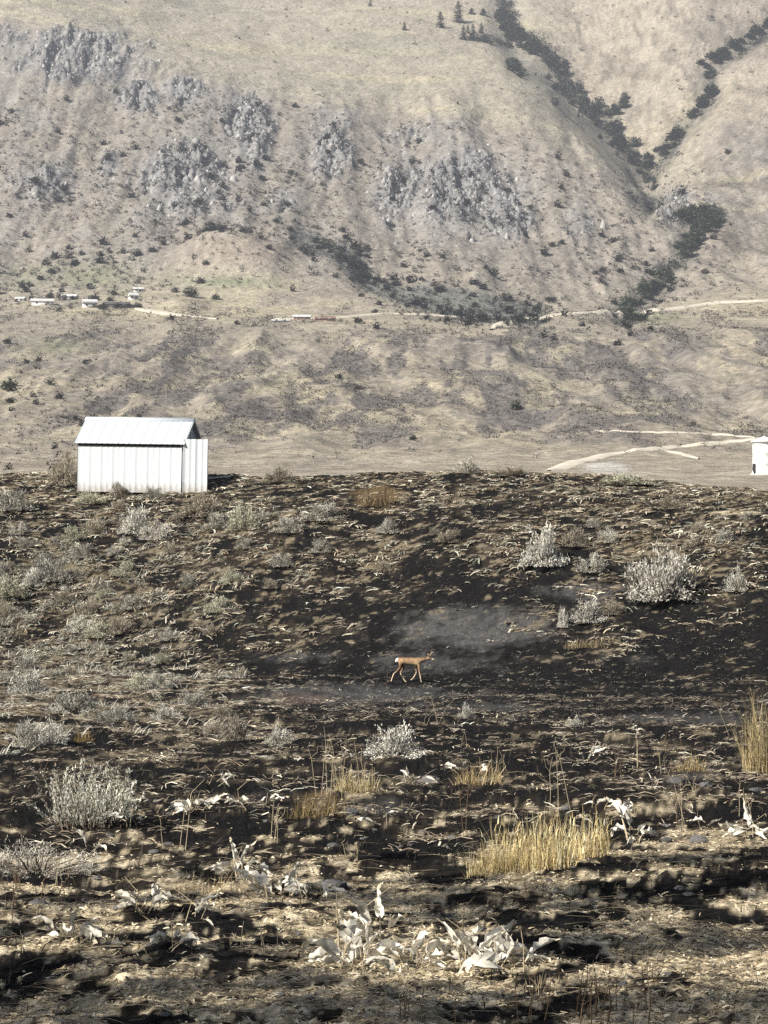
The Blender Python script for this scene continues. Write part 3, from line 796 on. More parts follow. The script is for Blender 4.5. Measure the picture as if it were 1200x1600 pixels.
# open door swung out, nearly in line with the front wall
door = empty('door'); door.parent = shed; door.location = (0.05, -0.03, -0.02); door.rotation_euler = (0, 0, math.radians(4))
dp = panel_mesh('door_panel', 0.535, 2.30, 0.02, 0.05); dp.materials.append(M['white'])
for i in range(2):
    o = link('door_panel', dp, None, door); o.location = (0.02 + i * 0.54, 0, 0)
box('door_frame', 0.0, 1.11, 0.02, 0.05, 0.0, 2.29, M['white'], door)
for z in (0.4, 1.9):
    va = tube_np([(0.0, -0.01, z - 0.06), (0.0, -0.01, z + 0.06)], 0.022, 6)
    link('hinge', mesh_np('hinge', *va), M['dark'], door)
# pale board sticking out beyond the door
pb = NEAR.at(340, 752)
b0 = NEAR.at(318, 752) + Vector((0, 0, 0.10)); b1 = NEAR.at(360, 749) + Vector((0, 0, 0.14))
o = link('wooden_rail', mesh_np('wooden_rail', *join2([tube_np([b0, (b0 + b1) / 2 + Vector((0, 0, 0.01)), b1], 0.045, 5)])), M['board'])
tag(o, 'thin pale wooden rail sticking out right of the open shed door', 'rail')

# ------------------------------------------------------------------ white tank at the right edge
pt = FAR.at(1194, 741)
sc = pt.y / F
tank = empty('storage_tank', pt)
tag(tank, 'white round tank with a cone lid at the right picture edge', 'tank')
def lathe(prof, n=32):
    prof = np.array(prof); V = []
    for r, z in prof:
        for k in range(n): V.append((r * math.cos(2 * math.pi * k / n), r * math.sin(2 * math.pi * k / n), z))
    idx = np.arange(len(V)).reshape(len(prof), n)
    Q = np.stack([idx[:-1], np.roll(idx[:-1], -1, 1), np.roll(idx[1:], -1, 1), idx[1:]], -1).reshape(-1, 4)
    return np.array(V), Q
R0 = 18 * sc; H0 = 50 * sc
v, q = lathe([(0.01, 0.0), (R0 * 1.12, 0.0), (R0 * 1.12, 0.06 * R0), (R0 * 1.03, 0.14 * R0), (R0, 0.25 * R0), (R0, H0 * 0.33), (R0 * 1.015, H0 * .34), (R0, H0 * .35), (R0, H0 * .66), (R0 * 1.015, H0 * .67), (R0, H0 * .68), (R0, H0)])
link('tank_wall', mesh_np('tank_wall', v, q, None, True), M['tank'], tank)
v, q = lathe([(R0 * 0.98, H0 - 0.02 * R0), (R0 * 1.16, H0 + 0.01), (R0 * 1.17, H0 + 0.12 * R0), (R0 * 0.4, H0 + 0.36 * R0), (R0 * 0.13, H0 + 0.44 * R0), (R0 * 0.13, H0 + 0.54 * R0), (0.01, H0 + 0.55 * R0)])
link('cone_lid', mesh_np('cone_lid', v, q), M['tank'], tank)
v, q = tube_np([(-R0 * 0.9, -R0 * 0.6, 0.1), (-R0 * 1.02, -R0 * 0.62, H0 * 0.15), (-R0 * 0.98, -R0 * 0.6, H0 * 0.33)], R0 * 0.1, 6)
link('outlet_pipe', mesh_np('outlet_pipe', v, q), M['dark'], tank)
v, q = lathe([(0.01, -R0 * 0.6), (R0 * 1.35, -R0 * 0.6), (R0 * 1.35, 0.0), (0.01, 0.003)])
link('base_pad', mesh_np('base_pad', v, q), M['road'], tank)

# ------------------------------------------------------------------ deer
def build_deer():
    V = []; E = []; Rr = []
    def add(p, r, parent=None):
        V.append(p); Rr.append(r)
        if parent is not None: E.append((parent, len(V) - 1))
        return len(V) - 1
    mid = add((-0.02, 0, 0.765), (0.13, 0.16))
    hip = add((-0.26, 0, 0.80), (0.125, 0.15), mid)
    rump = add((-0.40, 0, 0.80), (0.095, 0.125), hip)
    tail = add((-0.455, 0, 0.80), (0.035, 0.05), rump)
    tail2 = add((-0.475, 0, 0.72), (0.018, 0.025), tail)
    wai = add((0.16, 0, 0.76), (0.13, 0.165), mid)
    ch = add((0.33, 0, 0.785), (0.11, 0.15), wai)
    nb = add((0.44, 0, 0.84), (0.065, 0.10), ch)
    n1 = add((0.56, 0, 0.85), (0.05, 0.07), nb)
    n2 = add((0.65, 0, 0.865), (0.045, 0.058), n1)
    hd = add((0.71, 0, 0.875), (0.052, 0.058), n2)
    sn = add((0.79, 0, 0.84), (0.032, 0.037), hd)
    ns = add((0.855, 0, 0.81), (0.022, 0.025), sn)
    for s in (-1, 1):
        e0 = add((0.685, s * 0.05, 0.92), (0.02, 0.02), hd)
        e1 = add((0.65, s * 0.10, 0.985), (0.03, 0.016), e0)
        e2 = add((0.625, s * 0.125, 1.03), (0.008, 0.006), e1)
    # near hind leg stretched back
    a = add((-0.31, -0.075, 0.66), (0.075, 0.10), hip); a = add((-0.31, -0.085, 0.53), (0.05, 0.06), a); a = add((-0.46, -0.085, 0.385), (0.026, 0.032), a)
    a = add((-0.535, -0.085, 0.33), (0.024, 0.028), a); a = add((-0.60, -0.085, 0.16), (0.019, 0.02), a); a = add((-0.635, -0.085, 0.05), (0.022, 0.022), a); a = add((-0.63, -0.085, 0.0), (0.024, 0.024), a)
    # far hind leg brought forward
    a = add((-0.27, 0.075, 0.66), (0.07, 0.10), hip); a = add((-0.20, 0.085, 0.53), (0.048, 0.055), a); a = add((-0.32, 0.085, 0.37), (0.025, 0.028), a)
    a = add((-0.31, 0.085, 0.30), (0.022, 0.024), a); a = add((-0.205, 0.085, 0.12), (0.018, 0.019), a); a = add((-0.14, 0.085, 0.04), (0.02, 0.02), a); a = add((-0.10, 0.085, 0.01), (0.022, 0.022), a)
    # near front leg planted
    a = add((0.33, -0.07, 0.64), (0.06, 0.085), ch); a = add((0.335, -0.08, 0.53), (0.04, 0.045), a); a = add((0.36, -0.08, 0.33), (0.024, 0.027), a)
    a = add((0.375, -0.08, 0.27), (0.021, 0.022), a); a = add((0.405, -0.08, 0.08), (0.018, 0.018), a); a = add((0.445, -0.08, 0.015), (0.022, 0.022), a)
    # far front leg lifted and folded
    a = add((0.28, 0.07, 0.64), (0.055, 0.08), ch); a = add((0.20, 0.08, 0.53), (0.04, 0.042), a); a = add((0.235, 0.08, 0.40), (0.025, 0.026), a)
    a = add((0.215, 0.08, 0.33), (0.022, 0.022), a); a = add((0.115, 0.08, 0.17), (0.018, 0.018), a); a = add((0.03, 0.08, 0.10), (0.02, 0.02), a)
    me = bpy.data.meshes.new('deer_skeleton'); me.from_pydata(V, E, [])
    ob = bpy.data.objects.new('deer_skeleton', me); COL.objects.link(ob)
    md = ob.modifiers.new('skin', 'SKIN'); md.use_smooth_shade = True; md.branch_smoothing = 0.6
    if not me.skin_vertices: 
        bpy.context.view_layer.objects.active = ob
    sv = me.skin_vertices[0].data
    for i, r in enumerate(Rr):
        sv[i].radius = r if isinstance(r, tuple) else (r, r)
        sv[i].use_root = (i == 0)
    ss = ob.modifiers.new('sub', 'SUBSURF'); ss.levels = 2; ss.render_levels = 2
    dg = bpy.context.evaluated_depsgraph_get()
    out = bpy.data.meshes.new_from_object(ob.evaluated_get(dg))
    bpy.data.objects.remove(ob)
    out.name = 'deer_body'
    n = len(out.vertices); co = np.zeros(n * 3, np.float32); out.vertices.foreach_get('co', co); co = co.reshape(-1, 3)
    x, y, z = co.T
    c = np.zeros((n, 3)) + np.array((0.31, 0.205, 0.118))
    c = blend(c, (0.09, 0.06, 0.038), sstep(0.83, 0.90, z) * (x < 0.62))
    c = blend(c, (0.46, 0.33, 0.20), sstep(0.72, 0.65, z) * (z > 0.55) * (x > -0.2) * (x < 0.25))
    c = blend(c, (0.17, 0.10, 0.055), sstep(0.74, 0.62, z) * (x < -0.15))
    c = blend(c, (0.60, 0.46, 0.32), sstep(0.46, 0.30, z))
    c = blend(c, (0.84, 0.80, 0.72), sstep(-0.39, -0.43, x) * sstep(0.66, 0.72, z))
    c = blend(c, (0.30, 0.22, 0.15), sstep(0.55, 0.62, x) * 0.5)
    c = blend(c, (0.66, 0.56, 0.44), sstep(0.73, 0.78, x) * sstep(0.90, 0.84, z) * 0.8)
    c = blend(c, (0.03, 0.025, 0.02), sstep(0.862, 0.872, x))
    c = blend(c, (0.05, 0.04, 0.03), sstep(0.03, 0.01, z))
    a = out.color_attributes.new('Col', 'FLOAT_COLOR', 'POINT')
    cc = np.ones((n, 4), np.float32); cc[:, :3] = c; a.data.foreach_set('color', cc.ravel())
    return out
dp_ = NEAR.at(640, 1067)
deer = empty('mule_deer', dp_)
tag(deer, 'tan deer with white rump walking right across the burnt swale', 'deer')
ds = (39.5 / 0.93) * dp_.y / F / 1.0
bm_ = build_deer()
db = link('body', bm_, M['deer'], deer)
for s in (-1, 1):
    b = Vector((0.71, s * 0.03, 0.925))
    va = tube_np([b, b + Vector((0.02, s * 0.05, 0.07)), b + Vector((0.07, s * 0.09, 0.13)), b + Vector((0.13, s * 0.09, 0.18))], [0.014, 0.012, 0.010, 0.004], 6)
    vb = tube_np([b + Vector((0.045, s * 0.075, 0.10)), b + Vector((0.03, s * 0.10, 0.19))], [0.010, 0.003], 6)
    link('antler', mesh_np('antler', *join2([va, vb]), None, True), M['antler'], deer)
    v, q = lathe([(0.001, -0.009), (0.007, -0.005), (0.009, 0), (0.007, 0.005), (0.001, 0.009)], 8)
    e = link('eye', mesh_np('eye', v, q, None, True), M['dark'], deer); e.location = (0.745, s * 0.043, 0.875)
deer.scale = (0.95,) * 3
deer.rotation_euler = (0, 0, math.radians(-6))
deer.location = dp_ + Vector((0, 0, -0.01))

# ------------------------------------------------------------------ dried broad-leaved plants
def leaf_mesh(seed, e0, e1, Lp, Lb, wd, twist, cup, curl):
    """petiole then a broad arrow-shaped dry blade, bending from elevation e0 to e1, in the XZ plane"""
    rg = np.random.default_rng(seed)
    pos = np.array([0.0, 0, 0]); V = []; Q = []; C = []
    npz = 3
    e = e0
    pr_ = [0.006, 0.005, 0.004]
    pts = [pos.copy()]
    for i in range(npz):
        pos = pos + np.array([math.cos(e), 0, math.sin(e)]) * Lp / npz; pts.append(pos.copy()); e = e0 + (e1 - e0) * 0.25 * (i + 1) / npz
    tv, tq = tube_np(pts, [0.006, 0.0055, 0.005, 0.004], 3)
    V.append(tv); Q.append(tq); C.append(np.repeat([[0.50, 0.42, 0.29]], len(tv), 0))
    n = 8; m = 4
    prof = [0.25, 0.85, 1.0, 0.95, 0.82, 0.64, 0.42, 0.2, 0.02]
    B = np.zeros((n + 1, m + 1, 3)); eb = e
    kink = np.cumsum(rg.normal(0, 0.22, n + 1)) * 0.6
    for i in range(n + 1):
        f = i / n
        ee = eb + (e1 - eb) * f + kink[i]
        tw = twist * f
        nrm = np.array([-math.sin(ee), 0, math.cos(ee)])
        sd = np.array([0, 1.0, 0]) * math.cos(tw) + nrm * math.sin(tw); up = np.cross(np.array([math.cos(ee), 0, math.sin(ee)]), sd)
        for k in range(m + 1):
            t = (k / m - 0.5) * 2
            ang = t * curl
            wl = wd * 0.5 * prof[i] * (1 + 0.15 * rg.normal() * abs(t))
            if curl > 0.05: off = sd * (math.sin(ang) / curl) * wl + up * ((1 - math.cos(ang)) / curl) * wl
            else: off = sd * t * wl
            off = off + up * (cup * abs(t) * wl + rg.normal() * 0.15 * wd * (0.3 + abs(t))) + sd * rg.normal() * 0.06 * wd
            B[i, k] = pos + off
            if k in (0, m) and i < 2: B[i, k] -= np.array([math.cos(ee), 0, math.sin(ee)]) * Lb * 0.06
        pos = pos + np.array([math.cos(ee), 0, math.sin(ee)]) * Lb / n
    idx = np.arange((n + 1) * (m + 1)).reshape(n + 1, m + 1)
    bq = np.stack([idx[:-1, :-1], idx[:-1, 1:], idx[1:, 1:], idx[1:, :-1]], -1).reshape(-1, 4)
    V.append(B.reshape(-1, 3)); Q.append(bq + len(tv))
    cb = np.repeat([[0.70, 0.66, 0.56]], B.shape[0] * B.shape[1], 0) * (1 + rg.normal(0, 0.07, (B.shape[0] * B.shape[1], 1)))
    cb = cb.reshape(n + 1, m + 1, 3); cb[:, m // 2] *= 0.85; cb[-2:] *= np.array([0.85, 0.78, 0.66])
    C.append(cb.reshape(-1, 3))
    me = mesh_np('dry_leaf', np.concatenate(V), np.concatenate(Q), np.clip(np.concatenate(C), 0, 0.85), True)
    me.materials.append(M['dleaf'])
    return me
M['dleaf'] = mat_attr('dry_broad_leaf', 0.8, 0.15, 26.0, 0.28, 0.5, 0.01, transl=0.15, obj_var=0.15)
LEAF = {'up': [], 'arch': [], 'flat': []}
for k in range(11):
    LEAF['up'].append(leaf_mesh(400 + k, math.radians(random.uniform(70, 88)), math.radians(random.uniform(20, 75)), 0.13, random.uniform(0.15, 0.27), random.uniform(0.04, 0.075), random.uniform(-1.3, 1.3), random.uniform(0.2, 0.8), random.uniform(0.6, 2.0)))
    LEAF['arch'].append(leaf_mesh(420 + k, math.radians(random.uniform(55, 75)), math.radians(random.uniform(-70, -30)), 0.11, random.uniform(0.14, 0.23), random.uniform(0.05, 0.095), random.uniform(-1.0, 1.0), random.uniform(0.1, 0.6), random.uniform(0.4, 1.6)))
    LEAF['flat'].append(leaf_mesh(440 + k, math.radians(random.uniform(10, 30)), math.radians(random.uniform(-25, 5)), 0.05, random.uniform(0.12, 0.24), random.uniform(0.05, 0.095), random.uniform(-1.4, 1.4), random.uniform(0.0, 0.6), random.uniform(0.3, 1.8)))

def leafy(u, row, wpx, n, kinds, size, label, name='dried_leaf_plant', jitter=0.6):
    p = NEAR.at(u, row); s = p.y / F
    r = empty(name, p, 0)
    tag(r, label, 'dried plant', 'dried broad leaved plants in the foreground')
    n = int(n * 1.3)
    for k in range(n):
        kd = random.choices(['up', 'arch', 'flat'], [kinds[0] * 0.6, kinds[1] + 0.5, kinds[2] + 1.2])[0]
        o = link('leaf', random.choice(LEAF[kd]), None, r)
        du = random.uniform(-0.5, 0.5) * wpx * jitter; dv = random.gauss(0, 4)
        q = NEAR.at(u + du, row + dv)
        o.location = q - p + Vector((0, 0, 0.0 if kd != 'flat' else random.uniform(0.02, 0.12)))
        az = random.gauss(0 if du > 0 else math.pi, 0.9)
        o.rotation_euler = (random.gauss(0, 0.45), random.gauss(0, 0.35), az)
        sc_ = 1.02 * size * random.choice([0.55, 0.8, 1.0, 1.0, 1.25]) * random.uniform(0.9, 1.1)
        o.scale = (sc_,) * 3
    # a couple of bare stalks
    for k in range(max(1, n // 5)):
        q = NEAR.at(u + random.uniform(-.4, .4) * wpx, row) - p
        h = random.uniform(0.15, 0.4) * size
        v, qf = tube_np([q, q + Vector((random.gauss(0, .03), random.gauss(0, .03), h * .6)), q + Vector((random.gauss(0, .08), random.gauss(0, .05), h))], [0.0035, 0.003, 0.0015], 4)
        link('stalk', mesh_np('stalk', v, qf), M['straw'], r)
    return r
M['straw'] = mat_plain('dry_straw_stalk', (0.46, 0.38, 0.25), var=0.25, scale=12)
M['brownstalk'] = mat_plain('brown_stalk', (0.17, 0.115, 0.07), var=0.3, scale=12)
leafy(300, 1268, 62, 8, (2, 3, 2), 1.0, 'drooping white leaves left of the middle, right of the big silver sagebrush')
leafy(335, 1226, 40, 5, (1, 2, 2), 0.9, 'small bunch of white leaves just above the drooping white leaves')
leafy(392, 1256, 100, 9, (1, 2, 5), 0.75, 'low row of small white leaves right of the drooping white leaves', jitter=0.9)
leafy(372, 1372, 66, 9, (4, 2, 1), 0.85, 'upright white leaves at the left side of the large middle leaf clump')
leafy(432, 1400, 90, 15, (3, 3, 3), 0.85, 'dense clump of twisted white leaves left of centre, over its own dark shadow')
leafy(490, 1405, 70, 7, (1, 2, 4), 0.85, 'sparse pale leaves joining the right side of the dense middle clump')
leafy(230, 1425, 80, 8, (3, 2, 2), 0.75, 'pale upright leaves behind the folded yellow white leaf on the left')
leafy(300, 1440, 60, 4, (0, 2, 4), 0.8, 'flat pale leaves with a raised corner right of the upright pale ones')
leafy(262, 1482, 50, 4, (1, 3, 2), 0.95, 'thick folded yellow white leaf low on the left foreground')
leafy(100, 1475, 90, 9, (1, 3, 4), 0.85, 'spread out white leaves furthest left in the foreground')
leafy(166, 1482, 24, 2, (1, 2, 2), 0.75, 'two small white leaves right of the furthest left leaves')
leafy(555, 1515, 80, 15, (7, 2, 0), 1.15, 'tallest upright white leaves on tan stalks at bottom centre')
leafy(592, 1470, 46, 5, (4, 2, 0), 1.1, 'tall curved leaves at the right shoulder of the tallest bunch')
leafy(652, 1512, 84, 13, (1, 4, 4), 0.95, 'low jumble of white leaves right of the tallest upright leaves')
leafy(735, 1512, 66, 11, (6, 2, 1), 1.05, 'forked upright white leaves right of the low jumble')
leafy(800, 1520, 70, 9, (1, 4, 3), 1.05, 'fat curled white leaves at the right end of the bottom row')
leafy(994, 1312, 46, 6, (1, 2, 4), 1.35, 'large white folded leaf right of the yellow grass tuft')
leafy(990, 1276, 44, 4, (1, 3, 1), 0.95, 'small wing shaped white leaves just above the large folded leaf')
leafy(1168, 1308, 70, 7, (1, 1, 4), 1.15, 'striped pale leaves at the right edge of the foreground')
leafy(1104, 1296, 26, 2, (0, 1, 3), 0.8, 'single pale leaf left of the striped pale leaves')
leafy(600, 1290, 20, 2, (0, 0, 1), 0.9, 'lone white leaf lying below the cream coloured sagebrush')
leafy(208, 1294, 40, 3, (0, 1, 3), 0.9, 'white leaf lying at the foot of the big silver sagebrush')
leafy(140, 1342, 30, 3, (0, 2, 1), 0.8, 'ring of small white leaves below the big silver sagebrush')
leafy(930, 1262, 16, 2, (1, 1, 1), 0.9, 'small white leaf standing at the back of the yellow grass')
leafy(645, 1225, 60, 6, (1, 1, 3), 0.8, 'faint scatter of small white leaves below the cream coloured sagebrush')
leafy(735, 1205, 70, 5, (1, 2, 3), 0.9, 'small cream leaves on a branched weed right of the cream sagebrush')
leafy(915, 1185, 40, 4, (0, 1, 3), 0.9, 'short row of small white leaves in the black swale on the right')

# pale heads on tall stalks (right)
def stalk_plant(u, row, stems, mat, label, heads=0, spread=0.05, branch=0, rad=0.0045, cat='dry weed', group=None, name='dry_weed', lean=0.12):
    p = NEAR.at(u, row); s = p.y / F
    r = empty(name, p); tag(r, label, cat, group)
    for k in range(stems[0]):
        h = random.uniform(stems[1], stems[2]) * s
        b = Vector((random.gauss(0, spread), random.gauss(0, spread), -0.02))
        l = Vector((random.gauss(0, lean), random.gauss(0, lean), 0)) * h
        pts = [b, b + l * .3 + Vector((0, 0, h * .4)), b + l * .6 + Vector((random.gauss(0, .01), 0, h * .75)), b + l + Vector((0, 0, h))]
        parts = [tube_np(pts, [rad, rad * .9, rad * .7, rad * .4], 4)]
        for bb in range(branch):
            f = random.uniform(0.35, 0.95)
            q0 = b + l * f + Vector((0, 0, h * f)); aa = random.uniform(0, 6.28); bl = h * random.uniform(0.12, 0.35)
            parts.append(tube_np([q0, q0 + Vector((math.cos(aa) * bl * .6, math.sin(aa) * bl * .6, bl * .5)), q0 + Vector((math.cos(aa) * bl * .7, math.sin(aa) * bl * .7, bl))], [rad * .6, rad * .5, rad * .3], 3))
        link('stem', mesh_np('stem', *join2(parts)), mat, r)
        for hh in range(heads):
            o = link('leaf', random.choice(LEAF['flat']), None, r); o.location = pts[-1] + Vector((random.gauss(0, .05), random.gauss(0, .05), random.gauss(-0.02, .03)))
            o.rotation_euler = (random.gauss(0, .4), random.gauss(0, .4), random.uniform(0, 6.28)); o.scale = (0.5,) * 3
    return r
stalk_plant(1004, 1200, (2, 62, 74), M['straw'], 'tall stalk with pale leaf heads right of the swale', heads=3, spread=0.06)
stalk_plant(1044, 1172, (3, 25, 38), M['brownstalk'], 'curled pinkish weed right of the tall stalk with pale heads', heads=1, spread=0.12)
stalk_plant(1076, 1290, (2, 70, 110), M['straw'], 'two bare upright stalks standing in front of a grey stone', branch=2, spread=0.06, rad=0.0035)
stalk_plant(1056, 1295, (1, 60, 80), M['brownstalk'], 'single dark stalk left of the two bare upright stalks', branch=2)
stalk_plant(728, 1305, (2, 90, 130), M['brownstalk'], 'tall thin branched weed left of the yellow grass tuft', branch=4, spread=0.04, rad=0.0035)
stalk_plant(852, 1270, (3, 70, 110), M['straw'], 'thin straw stems rising behind the yellow grass tuft', branch=2, spread=0.2, rad=0.0035)
stalk_plant(545, 1238, (9, 60, 118), M['straw'], 'tall sparse straw stems left of the cream coloured sagebrush', branch=1, spread=0.22, rad=0.0035)
stalk_plant(1140, 1150, (1, 60, 62), M['straw'], 'lone slanting straw left of the tall grass at the right edge', lean=0.7, rad=0.0035)
stalk_plant(425, 1490, (2, 60, 75), M['straw'], 'bare stalk under the dense middle leaf clump', spread=0.05, rad=0.0035)
stalk_plant(285, 1330, (3, 50, 90), M['straw'], 'straw coloured stalks under the drooping white leaves', branch=2, spread=0.1, rad=0.0035)
stalk_plant(415, 1320, (3, 40, 90), M['straw'], 'straw stalks rising behind the dense middle leaf clump', branch=3, spread=0.1, rad=0.0035)
stalk_plant(485, 1530, (2, 40, 70), M['straw'], 'slanting bare stalks left of the tallest upright leaves', lean=0.4, rad=0.0035)
stalk_plant(520, 1480, (1, 90, 95), M['straw'], 'cream stalk with a flat top left of the tallest upright leaves', heads=1, rad=0.009, lean=0.02)
stalk_plant(720, 1480, (3, 60, 105), M['straw'], 'thin crossed straws behind the forked upright leaves', lean=0.6, rad=0.003)
stalk_plant(945, 1596, (16, 40, 95), M['brownstalk'], 'brown branching weed clump at the bottom right edge', branch=4, spread=0.16, rad=0.0038)
stalk_plant(830, 1590, (3, 60, 120), M['brownstalk'], 'thin brown stems left of the brown weed clump at the bottom', branch=3, spread=0.08, rad=0.003)
stalk_plant(1010, 1590, (4, 40, 110), M['straw'], 'pale thin stems right of the brown weed clump at the bottom', branch=3, spread=0.1, rad=0.003)
stalk_plant(650, 1596, (7, 25, 60), M['brownstalk'], 'low brown weed at the bottom edge below the low jumble', branch=3, spread=0.12, rad=0.0035)
stalk_plant(590, 1556, (4, 20, 50), M['straw'], 'short straw sprigs below the tallest upright leaves', branch=2, spread=0.12, rad=0.003)
stalk_plant(1170, 1275, (3, 30, 60), M['straw'], 'crooked pale twig above the striped leaves at the right edge', branch=4, spread=0.06, rad=0.0038)
stalk_plant(960, 1215, (3, 30, 55), M['brownstalk'], 'brown weed between the tall stalk and the yellow grass', branch=3, spread=0.1)
stalk_plant(20, 1420, (9, 40, 90), M['brownstalk'], 'brown dry weed at the left edge of the foreground', branch=3, spread=0.2, rad=0.0035, lean=0.3)
wk = 0
while wk < 40:
    u = random.uniform(-20, 1200); row = random.choice([random.uniform(1130, 1260), random.uniform(1190, 1420), random.uniform(1300, 1590)])
    stalk_plant(u, row, (random.randint(1, 4), 14, 46), random.choice([M['straw'], M['brownstalk'], M['brownstalk']]), 'one of the short thin weed stems scattered over the foreground', branch=2, spread=0.06, rad=0.0028, group='short weed stems scattered over the foreground', lean=0.3)
    wk += 1

# ------------------------------------------------------------------ grass tufts
def grass(u, row, wpx, hpx, n, cols, label, wts=None, lean=0.18, depth=0.5, wd=(0.004, 0.010), name='grass_tuft', seeds=0, hvar=(0.3, 1.12), cat='grass tuft'):
    p = NEAR.at(u, row); s = p.y / F
    W2 = wpx * s / 2; H = hpx * s
    r = empty(name, p); tag(r, label, cat)
    th = RNG.uniform(0, 6.283, n); rr = np.sqrt(RNG.random(n))
    px = rr * np.cos(th) * W2; py = rr * np.sin(th) * W2 * depth
    env = 0.55 + 0.45 * np.sqrt(np.clip(1 - (px / W2) ** 2, 0, 1)) + 0.3 * vnoise(px / (W2 * .25), py / (W2 * .25), int(u))
    base = np.zeros((n, 3))
    for k in range(n):
        g_ = NEAR.at(u + px[k] / s, np.clip(row - py[k] * 0.0, 0, 1700)) if k % 40 == 0 else None
        if g_ is not None: gz = g_.z - p.z
        base[k] = (px[k], py[k], gz - 0.03)
    base[:, 2] = 0.08 * (py / p.y) - 0.03 + np.interp(px, np.linspace(-W2, W2, 9), [NEAR.at(u + t, row).z - p.z for t in np.linspace(-wpx / 2, wpx / 2, 9)])
    L = H * env * RNG.uniform(hvar[0], hvar[1], n)
    e0 = math.pi / 2 - np.abs(RNG.normal(0, lean, n)); e1 = e0 - np.abs(RNG.normal(0.15, 0.35, n))
    v, q, c = strips(base, RNG.uniform(0, 6.283, n), L, RNG.uniform(wd[0], wd[1], n), e0, e1, palette(n, cols, wts or [1] * len(cols)), 3)
    o = link('blades', mesh_np('blades', v, q, c), M['stuff'], r)
    if seeds:
        k = RNG.choice(n, seeds, replace=False)
        tips = v.reshape(n, 4, 2, 3)[k, 3, 0]
        v, q, c = strips(tips - np.array([0, 0, 0.05]), RNG.uniform(0, 6.28, seeds), np.full(seeds, 0.08), np.full(seeds, 0.014), np.full(seeds, 1.4), np.full(seeds, 0.8), palette(seeds, cols, [1] * len(cols)), 2)
        link('seed_heads', mesh_np('seed_heads', v, q, c), M['stuff'], r)['kind'] = 'stuff'
    return r
YEL = [(0.76, 0.60, 0.29), (0.66, 0.53, 0.28), (0.48, 0.37, 0.19), (0.84, 0.74, 0.47)]
grass(832, 1356, 140, 96, 800, YEL, 'largest yellow dry grass tuft in the right middle foreground', lean=0.28, seeds=160, wd=(0.003, 0.008))
grass(920, 1338, 70, 66, 320, YEL, 'shorter yellow grass tuft touching the right side of the largest one', lean=0.2, seeds=40)
grass(768, 1364, 80, 58, 420, YEL, 'low fringe of yellow grass left of the largest tuft', lean=0.4, wd=(0.003, 0.008))
grass(1192, 1208, 66, 132, 330, [(0.52, 0.40, 0.20), (0.40, 0.31, 0.17), (0.20, 0.17, 0.09), (0.60, 0.50, 0.30)], 'tall tan grass clump at the right picture edge', lean=0.2, wd=(0.006, 0.013), hvar=(0.22, 1.12))
grass(556, 1238, 70, 44, 300, [(0.46, 0.38, 0.2), (0.38, 0.31, 0.18), (0.56, 0.47, 0.28)], 'short straw grass tuft left of the cream coloured sagebrush', lean=0.4, wd=(0.006, 0.012))
grass(748, 1226, 80, 40, 240, [(0.44, 0.33, 0.15), (0.34, 0.25, 0.13), (0.54, 0.45, 0.28)], 'ochre grass wisps right of the cream coloured sagebrush', lean=0.4, wd=(0.006, 0.012))
grass(490, 1275, 100, 34, 380, [(0.17, 0.125, 0.06), (0.12, 0.09, 0.05), (0.24, 0.19, 0.09)], 'dull olive brown tuft in the middle of the foreground', lean=0.7, wd=(0.006, 0.013))
grass(592, 790, 56, 34, 260, [(0.18, 0.13, 0.075), (0.25, 0.19, 0.11)], 'russet brown grass patch near the crest right of the shed', lean=0.6, wd=(0.02, 0.05))
grass(1080, 1205, 56, 30, 200, [(0.42, 0.32, 0.15), (0.3, 0.22, 0.12)], 'thin ochre grass left of the tall tan clump', lean=0.5, wd=(0.006, 0.012))
grass(925, 1010, 90, 16, 400, [(0.2, 0.155, 0.085), (0.30, 0.24, 0.15), (0.15, 0.12, 0.07)], 'olive brown grass strip on the bank below the rounded whitish sagebrush', lean=0.9, wd=(0.015, 0.03), depth=0.3)
grass(130, 1158, 30, 22, 120, [(0.34, 0.24, 0.10), (0.25, 0.18, 0.09)], 'small orange brown grass tuft beside the pair of sagebrush at left', lean=0.5, wd=(0.01, 0.02))
grass(330, 1395, 120, 30, 260, [(0.46, 0.37, 0.22), (0.36, 0.28, 0.16)], 'sparse straw grass left of the dense middle leaf clump', lean=0.6, wd=(0.003, 0.007))
grass(830, 1545, 130, 26, 260, [(0.46, 0.38, 0.24), (0.36, 0.28, 0.17)], 'sparse straw grass below the right end of the bottom leaf row', lean=0.7, wd=(0.003, 0.006))

# ------------------------------------------------------------------ stones
def stone_mesh(seed, sub=2):
    bm = bmesh.new(); bmesh.ops.create_icosphere(bm, subdivisions=sub, radius=0.5)
    rg = random.Random(seed)
    off = [rg.uniform(0, 50) for _ in range(3)]
    for vv in bm.verts:
        p_ = vv.co.normalized()
        n_ = float(fbm(np.array(p_.x * 1.6 + off[0]), np.array(p_.y * 1.6 + p_.z * 1.3 + off[1]), 3, seed))
        vv.co = p_ * (0.5 + 0.22 * n_); vv.co.z = max(vv.co.z * 0.62, -0.16)
        vv.co = Vector([round(t / 0.09) * 0.09 * 0.4 + t * 0.6 for t in vv.co])
    me = bpy.data.meshes.new('stone'); bm.to_mesh(me); bm.free(); me.materials.append(M['stone'])
    return me
STN = [stone_mesh(s) for s in (1, 2, 3, 4)]
def stone(u, row, wpx, label, group=None, k=0):
    p = NEAR.at(u, row); o = link('stone', STN[k], None); s = p.y / F * wpx
    o.location = p; o.scale = (s, s * .8, s * .8); o.rotation_euler = (0, 0, random.uniform(0, 6.28))
    tag(o, label, 'stone', group)
